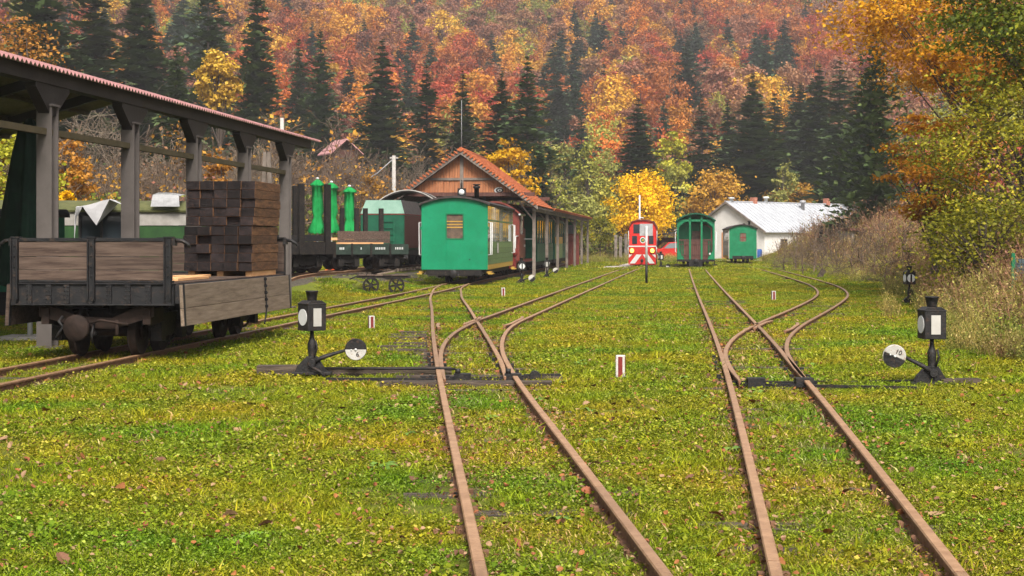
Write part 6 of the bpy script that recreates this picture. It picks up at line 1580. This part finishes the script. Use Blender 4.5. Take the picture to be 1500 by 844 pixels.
def ok_turf(x, y, r_):
    keep = np.ones(len(x), bool)
    for ln, a, b in LINES:
        s = (y > a) & (y < b); dd = np.abs(x - ln(y))
        keep &= ~(s & (np.abs(dd-GA) < .045 + r_))
    d = np.abs(x - LD(y)); keep &= ~((y > 41) & (y < 121) & (d < 1.35 + .4*np.sin(y*1.7)))
    keep &= ~((y > 56) & (y < 116) & (np.abs(x - LB(y)) < 1.1)); keep &= ~((y > 117.8) & (y < 125.2))
    keep &= ~((y > 86) & (y < 110) & (np.abs(x - LP(y)) < 1.2 + .4*np.sin(y*2.3))); keep &= ~((y > 66) & (np.abs(x - (-1.9+.104*(y-67.6))) < 2.6) & (y < 106))
    la = x - LA(y); keep &= ~((y > 22.2) & (y < 26.9) & (la < -.42) & (la > -1.15) & (np.abs(((y-22.4)/.72 + .5) % 1 - .5) < .24))
    keep &= ~((y > 17.0) & (y < 18.2) & (la > -1.25) & (la < .62) & (np.abs(np.sin(x*9)) < .8)); keep &= ~((y > 17.0) & (y < 22) & (np.abs(la + .55) < .1)); pl_ = (x - pL.x); keep &= ~((np.abs(y - pL.y - .17) < .16) & (pl_ > -.68) & (pl_ < 1.6))
    return keep
def zone(y0, y1, dens, left=None):
    n = int(dens*(.335*(y1*y1-y0*y0) + 2.6*(y1-y0))); y = np.sqrt(g4.uniform(y0*y0, y1*y1, n)); x = g4.uniform(-1,1,n)*(y*.335 + 1.3); return x, y
P, S_, I_ = [], [], []
def patch_noise(x, y): return np.sin(x*1.9+y*.7)*np.sin(y*1.3-x*.8+1) + .6*np.sin(x*4.3+2)*np.sin(y*3.7+x)
for y0,y1,dens,sc0 in ((5.6,11,820,.85),(11,17,560,.95),(17,27,330,1.2)):
    x, y = zone(y0,y1,dens); k = ok_turf(x,y,.015*sc0) ; x, y = x[k], y[k]; pn = patch_noise(x,y)*.8 + g4.normal(size=len(x))*.9
    i = np.where(pn > 1.0, 4, np.where(pn > .0, 1, np.where(pn > -.8, 0, 2))); i = np.where(g4.random(len(x)) < .11, 3, i)
    # thin the turf where sleepers lie just under the surface
    insl = np.zeros(len(x), bool)
    for cx_, cy_, hl_, sl_ in SLEEP:
        if y0 - 1 < cy_ < y1 + 1: insl |= (np.abs(x-cx_) < hl_ + .02) & (np.abs(y - cy_ + sl_*(x-cx_)) < .11)
    kk = ~insl | (g4.random(len(x)) < np.where(y < 16.5, .88, .5) + .3*np.sin(x*5+y*2))
    bare = (patch_noise(x*.63+4, y*.55) > .85) & (g4.random(len(x)) < .8); intr = np.zeros(len(x), bool)
    for ln, a, b in LINES: intr |= (np.abs(x-ln(y)) < .62) & (y > a) & (y < b)
    kk &= ~bare & ~(intr & (g4.random(len(x)) < .28)); i = np.where(intr & (g4.random(len(x)) < .22), 3, i); x, y, i = x[kk], y[kk], i[kk]
    nr = np.zeros(len(x))
    for ln, a, b in LINES: nr = np.maximum(nr, np.exp(-((np.abs(np.abs(x-ln(y))-GA))/.10)**2))
    s = sc0*g4.uniform(.65,1.35,len(x))*(1-.25*nr)*np.where(g4.random(len(x)) < .05+.10*nr, 1.7, 1.0)
    P.append(np.stack([x,y,zg(x,y)],1)); S_.append(s); I_.append(i)
P = np.concatenate(P); S_ = np.concatenate(S_); I_ = np.concatenate(I_)
scatter("turf", P, g4.uniform(0,6.28,len(P)), S_, I_, NT, .12)
P, S_, I_ = [], [], []
for y0,y1,dens,sc0 in ((26,45,34,.8),(45,80,13,1.15),(80,128,5,1.9)):
    x, y = zone(y0,y1,dens); k = ok_turf(x,y,.10*sc0); x, y = x[k], y[k]; k = x < LCB(np.minimum(y,120)) + 6; x, y = x[k], y[k]
    pn = patch_noise(x*.5,y*.35) + g4.normal(size=len(x))*.5; i = np.where(pn > .4, 1, np.where(pn > -.2, 0, 2)); i = np.where(g4.random(len(x)) < .10, 3, i)
    P.append(np.stack([x,y,zg(x,y)],1)); S_.append(sc0*g4.uniform(.7,1.3,len(x))); I_.append(i)
P = np.concatenate(P); S_ = np.concatenate(S_); I_ = np.concatenate(I_)
scatter("far_turf", P, g4.uniform(0,6.28,len(P)), S_, I_, FTm, .05)

# fallen leaves: the larger ones near the camera singly, the rest as litter
LM = [mat("tan_fallen_leaf",(0.20,0.115,0.06),(0.29,0.18,0.10),30,.7), mat("brown_fallen_leaf",(0.085,0.04,0.022),(0.15,0.07,0.038),30,.7), mat("orange_fallen_leaf",(0.17,0.06,0.018),(0.26,0.10,0.03),30,.7), mat("russet_fallen_leaf",(0.15,0.045,0.02),(0.23,0.08,0.033),30,.7)]
def fallen(k, s):
    g = np.random.default_rng(k); n = 9; mb = MB(); v = []
    for i in range(n):
        t = i/(n-1); w = math.sin(math.pi*min(.98,t*.95+.03))**.7*(.36+.10*(i%2)); z = .14*math.sin(3*t+k) ; v += [(-w, t-.5, z+.14*w), (0, t-.5, z-.05), (w, t-.5, z+.20*w)]
    f = []
    for i in range(n-1):
        a = i*3; f += [[a,a+1,a+4,a+3],[a+1,a+2,a+5,a+4]]
    mb.v = [(x*s,y*s,z*s) for x,y,z in v]; mb.f = f; mb.mi = [0]*len(f); mb.sm = [True]*len(f)
    me = bpy.data.meshes.new("fallen_leaf"); me.from_pydata(mb.v,[],mb.f); me.materials.append(LM[k % 4]); me.update(); return me
FL = [fallen(k, 1.0) for k in range(8)]; g5 = np.random.default_rng(31)
x, y = zone(6.2, 19, 2.6); cnt = 0
for a, b in zip(x, y):
    if cnt >= 280: break
    o = link("fallen_leaf", FL[int(g5.integers(0,8))], ground); s = g5.uniform(.035,.085); o.scale = (s,s*1.1,s); o.location = (a,b,zs(a,b)+.035+s*.08); o.rotation_euler = (g5.normal()*.35,g5.normal()*.35,g5.uniform(0,6.28)); cnt += 1
x1, y1 = zone(5.8, 14, 70); x2, y2 = zone(14, 40, 10); y3 = np.sqrt(g5.uniform(36, 900, 5200)); x3 = np.where(g5.random(5200) < .55, LA(y3), LC(y3)) + np.where(g5.random(5200) < .5, GA, -GA)*(1+g5.normal(size=5200)*.22) + g5.normal(size=5200)*.06; x = np.concatenate([x1,x2,x3]); y = np.concatenate([y1,y2,y3])
scatter("leaf_litter", np.stack([x,y,zg(x,y)+.042],1), g5.uniform(0,6.28,len(x)), np.where((np.arange(len(x)) < len(x1)) | (np.arange(len(x)) >= len(x1)+len(x2)), g5.uniform(.010,.036,len(x)), g5.uniform(.025,.06,len(x))), g5.integers(0,8,len(x)), [("leaf",m) for m in FL], .4)
# broad-leaved rosettes in the turf (dandelion, dock)
def rosette(seed, n, L):
    g = np.random.default_rng(seed); mb = MB()
    for k in range(n):
        a = 6.283*k/n + g.normal()*.2; l_ = L*g.uniform(.6,1.1); d = Vector((math.cos(a),math.sin(a),0)); s = Vector((-d.y,d.x,0)); b = len(mb.v)
        for t, w, z in ((.05,.02,.0),(.3,.10,.25),(.6,.16,.34),(.85,.12,.28),(1.0,.02,.18)):
            mb.v += [tuple(d*l_*t - s*l_*w + Vector((0,0,l_*z*.9+.02*L))), tuple(d*l_*t + s*l_*w + Vector((0,0,l_*z+.02*L)))]
        for i in range(4): mb.f.append([b+2*i,b+2*i+1,b+2*i+3,b+2*i+2]); mb.mi.append(0); mb.sm.append(True)
    me = bpy.data.meshes.new("rosette"); me.from_pydata(mb.v,[],mb.f); me.materials.append(TR); me.update()
    return me
for q in (TG,TC,TD): turf_dull(q)
TR = mat("weed_leaf",(0.06,0.13,0.012),(0.14,0.22,0.03),12,.5)
RS = [("rosette", rosette(k, 7+k, .10)) for k in range(3)]
x, y = zone(6.2, 30, .5); k = ok_turf(x,y,.05); x, y = x[k], y[k]
scatter("turf_rosettes", np.stack([x,y,zg(x,y)+.005],1), g5.uniform(0,6.28,len(x)), g5.uniform(.5,1.3,len(x)), g5.integers(0,3,len(x)), RS, .1)
# ------------------------------------------------------------------ haze in the valley air
hz_ = MB().box(-450, 450, -55, 890, -2.5, 260).build("haze", [], None, normals=True)
hm = bpy.data.materials.new("valley_haze"); hm.use_nodes = True
hn, hl = hm.node_tree.nodes, hm.node_tree.links
hn.remove(hn["Principled BSDF"])
pv = hn.new("ShaderNodeVolumePrincipled"); pv.inputs["Density"].default_value = 0.0004; pv.inputs["Color"].default_value = (0.95,0.91,0.93,1); pv.inputs["Anisotropy"].default_value = 0.2
hl.new(pv.outputs[0], hn["Material Output"].inputs["Volume"])
hz_.data.materials.append(hm); tag(hz_, kind="stuff")
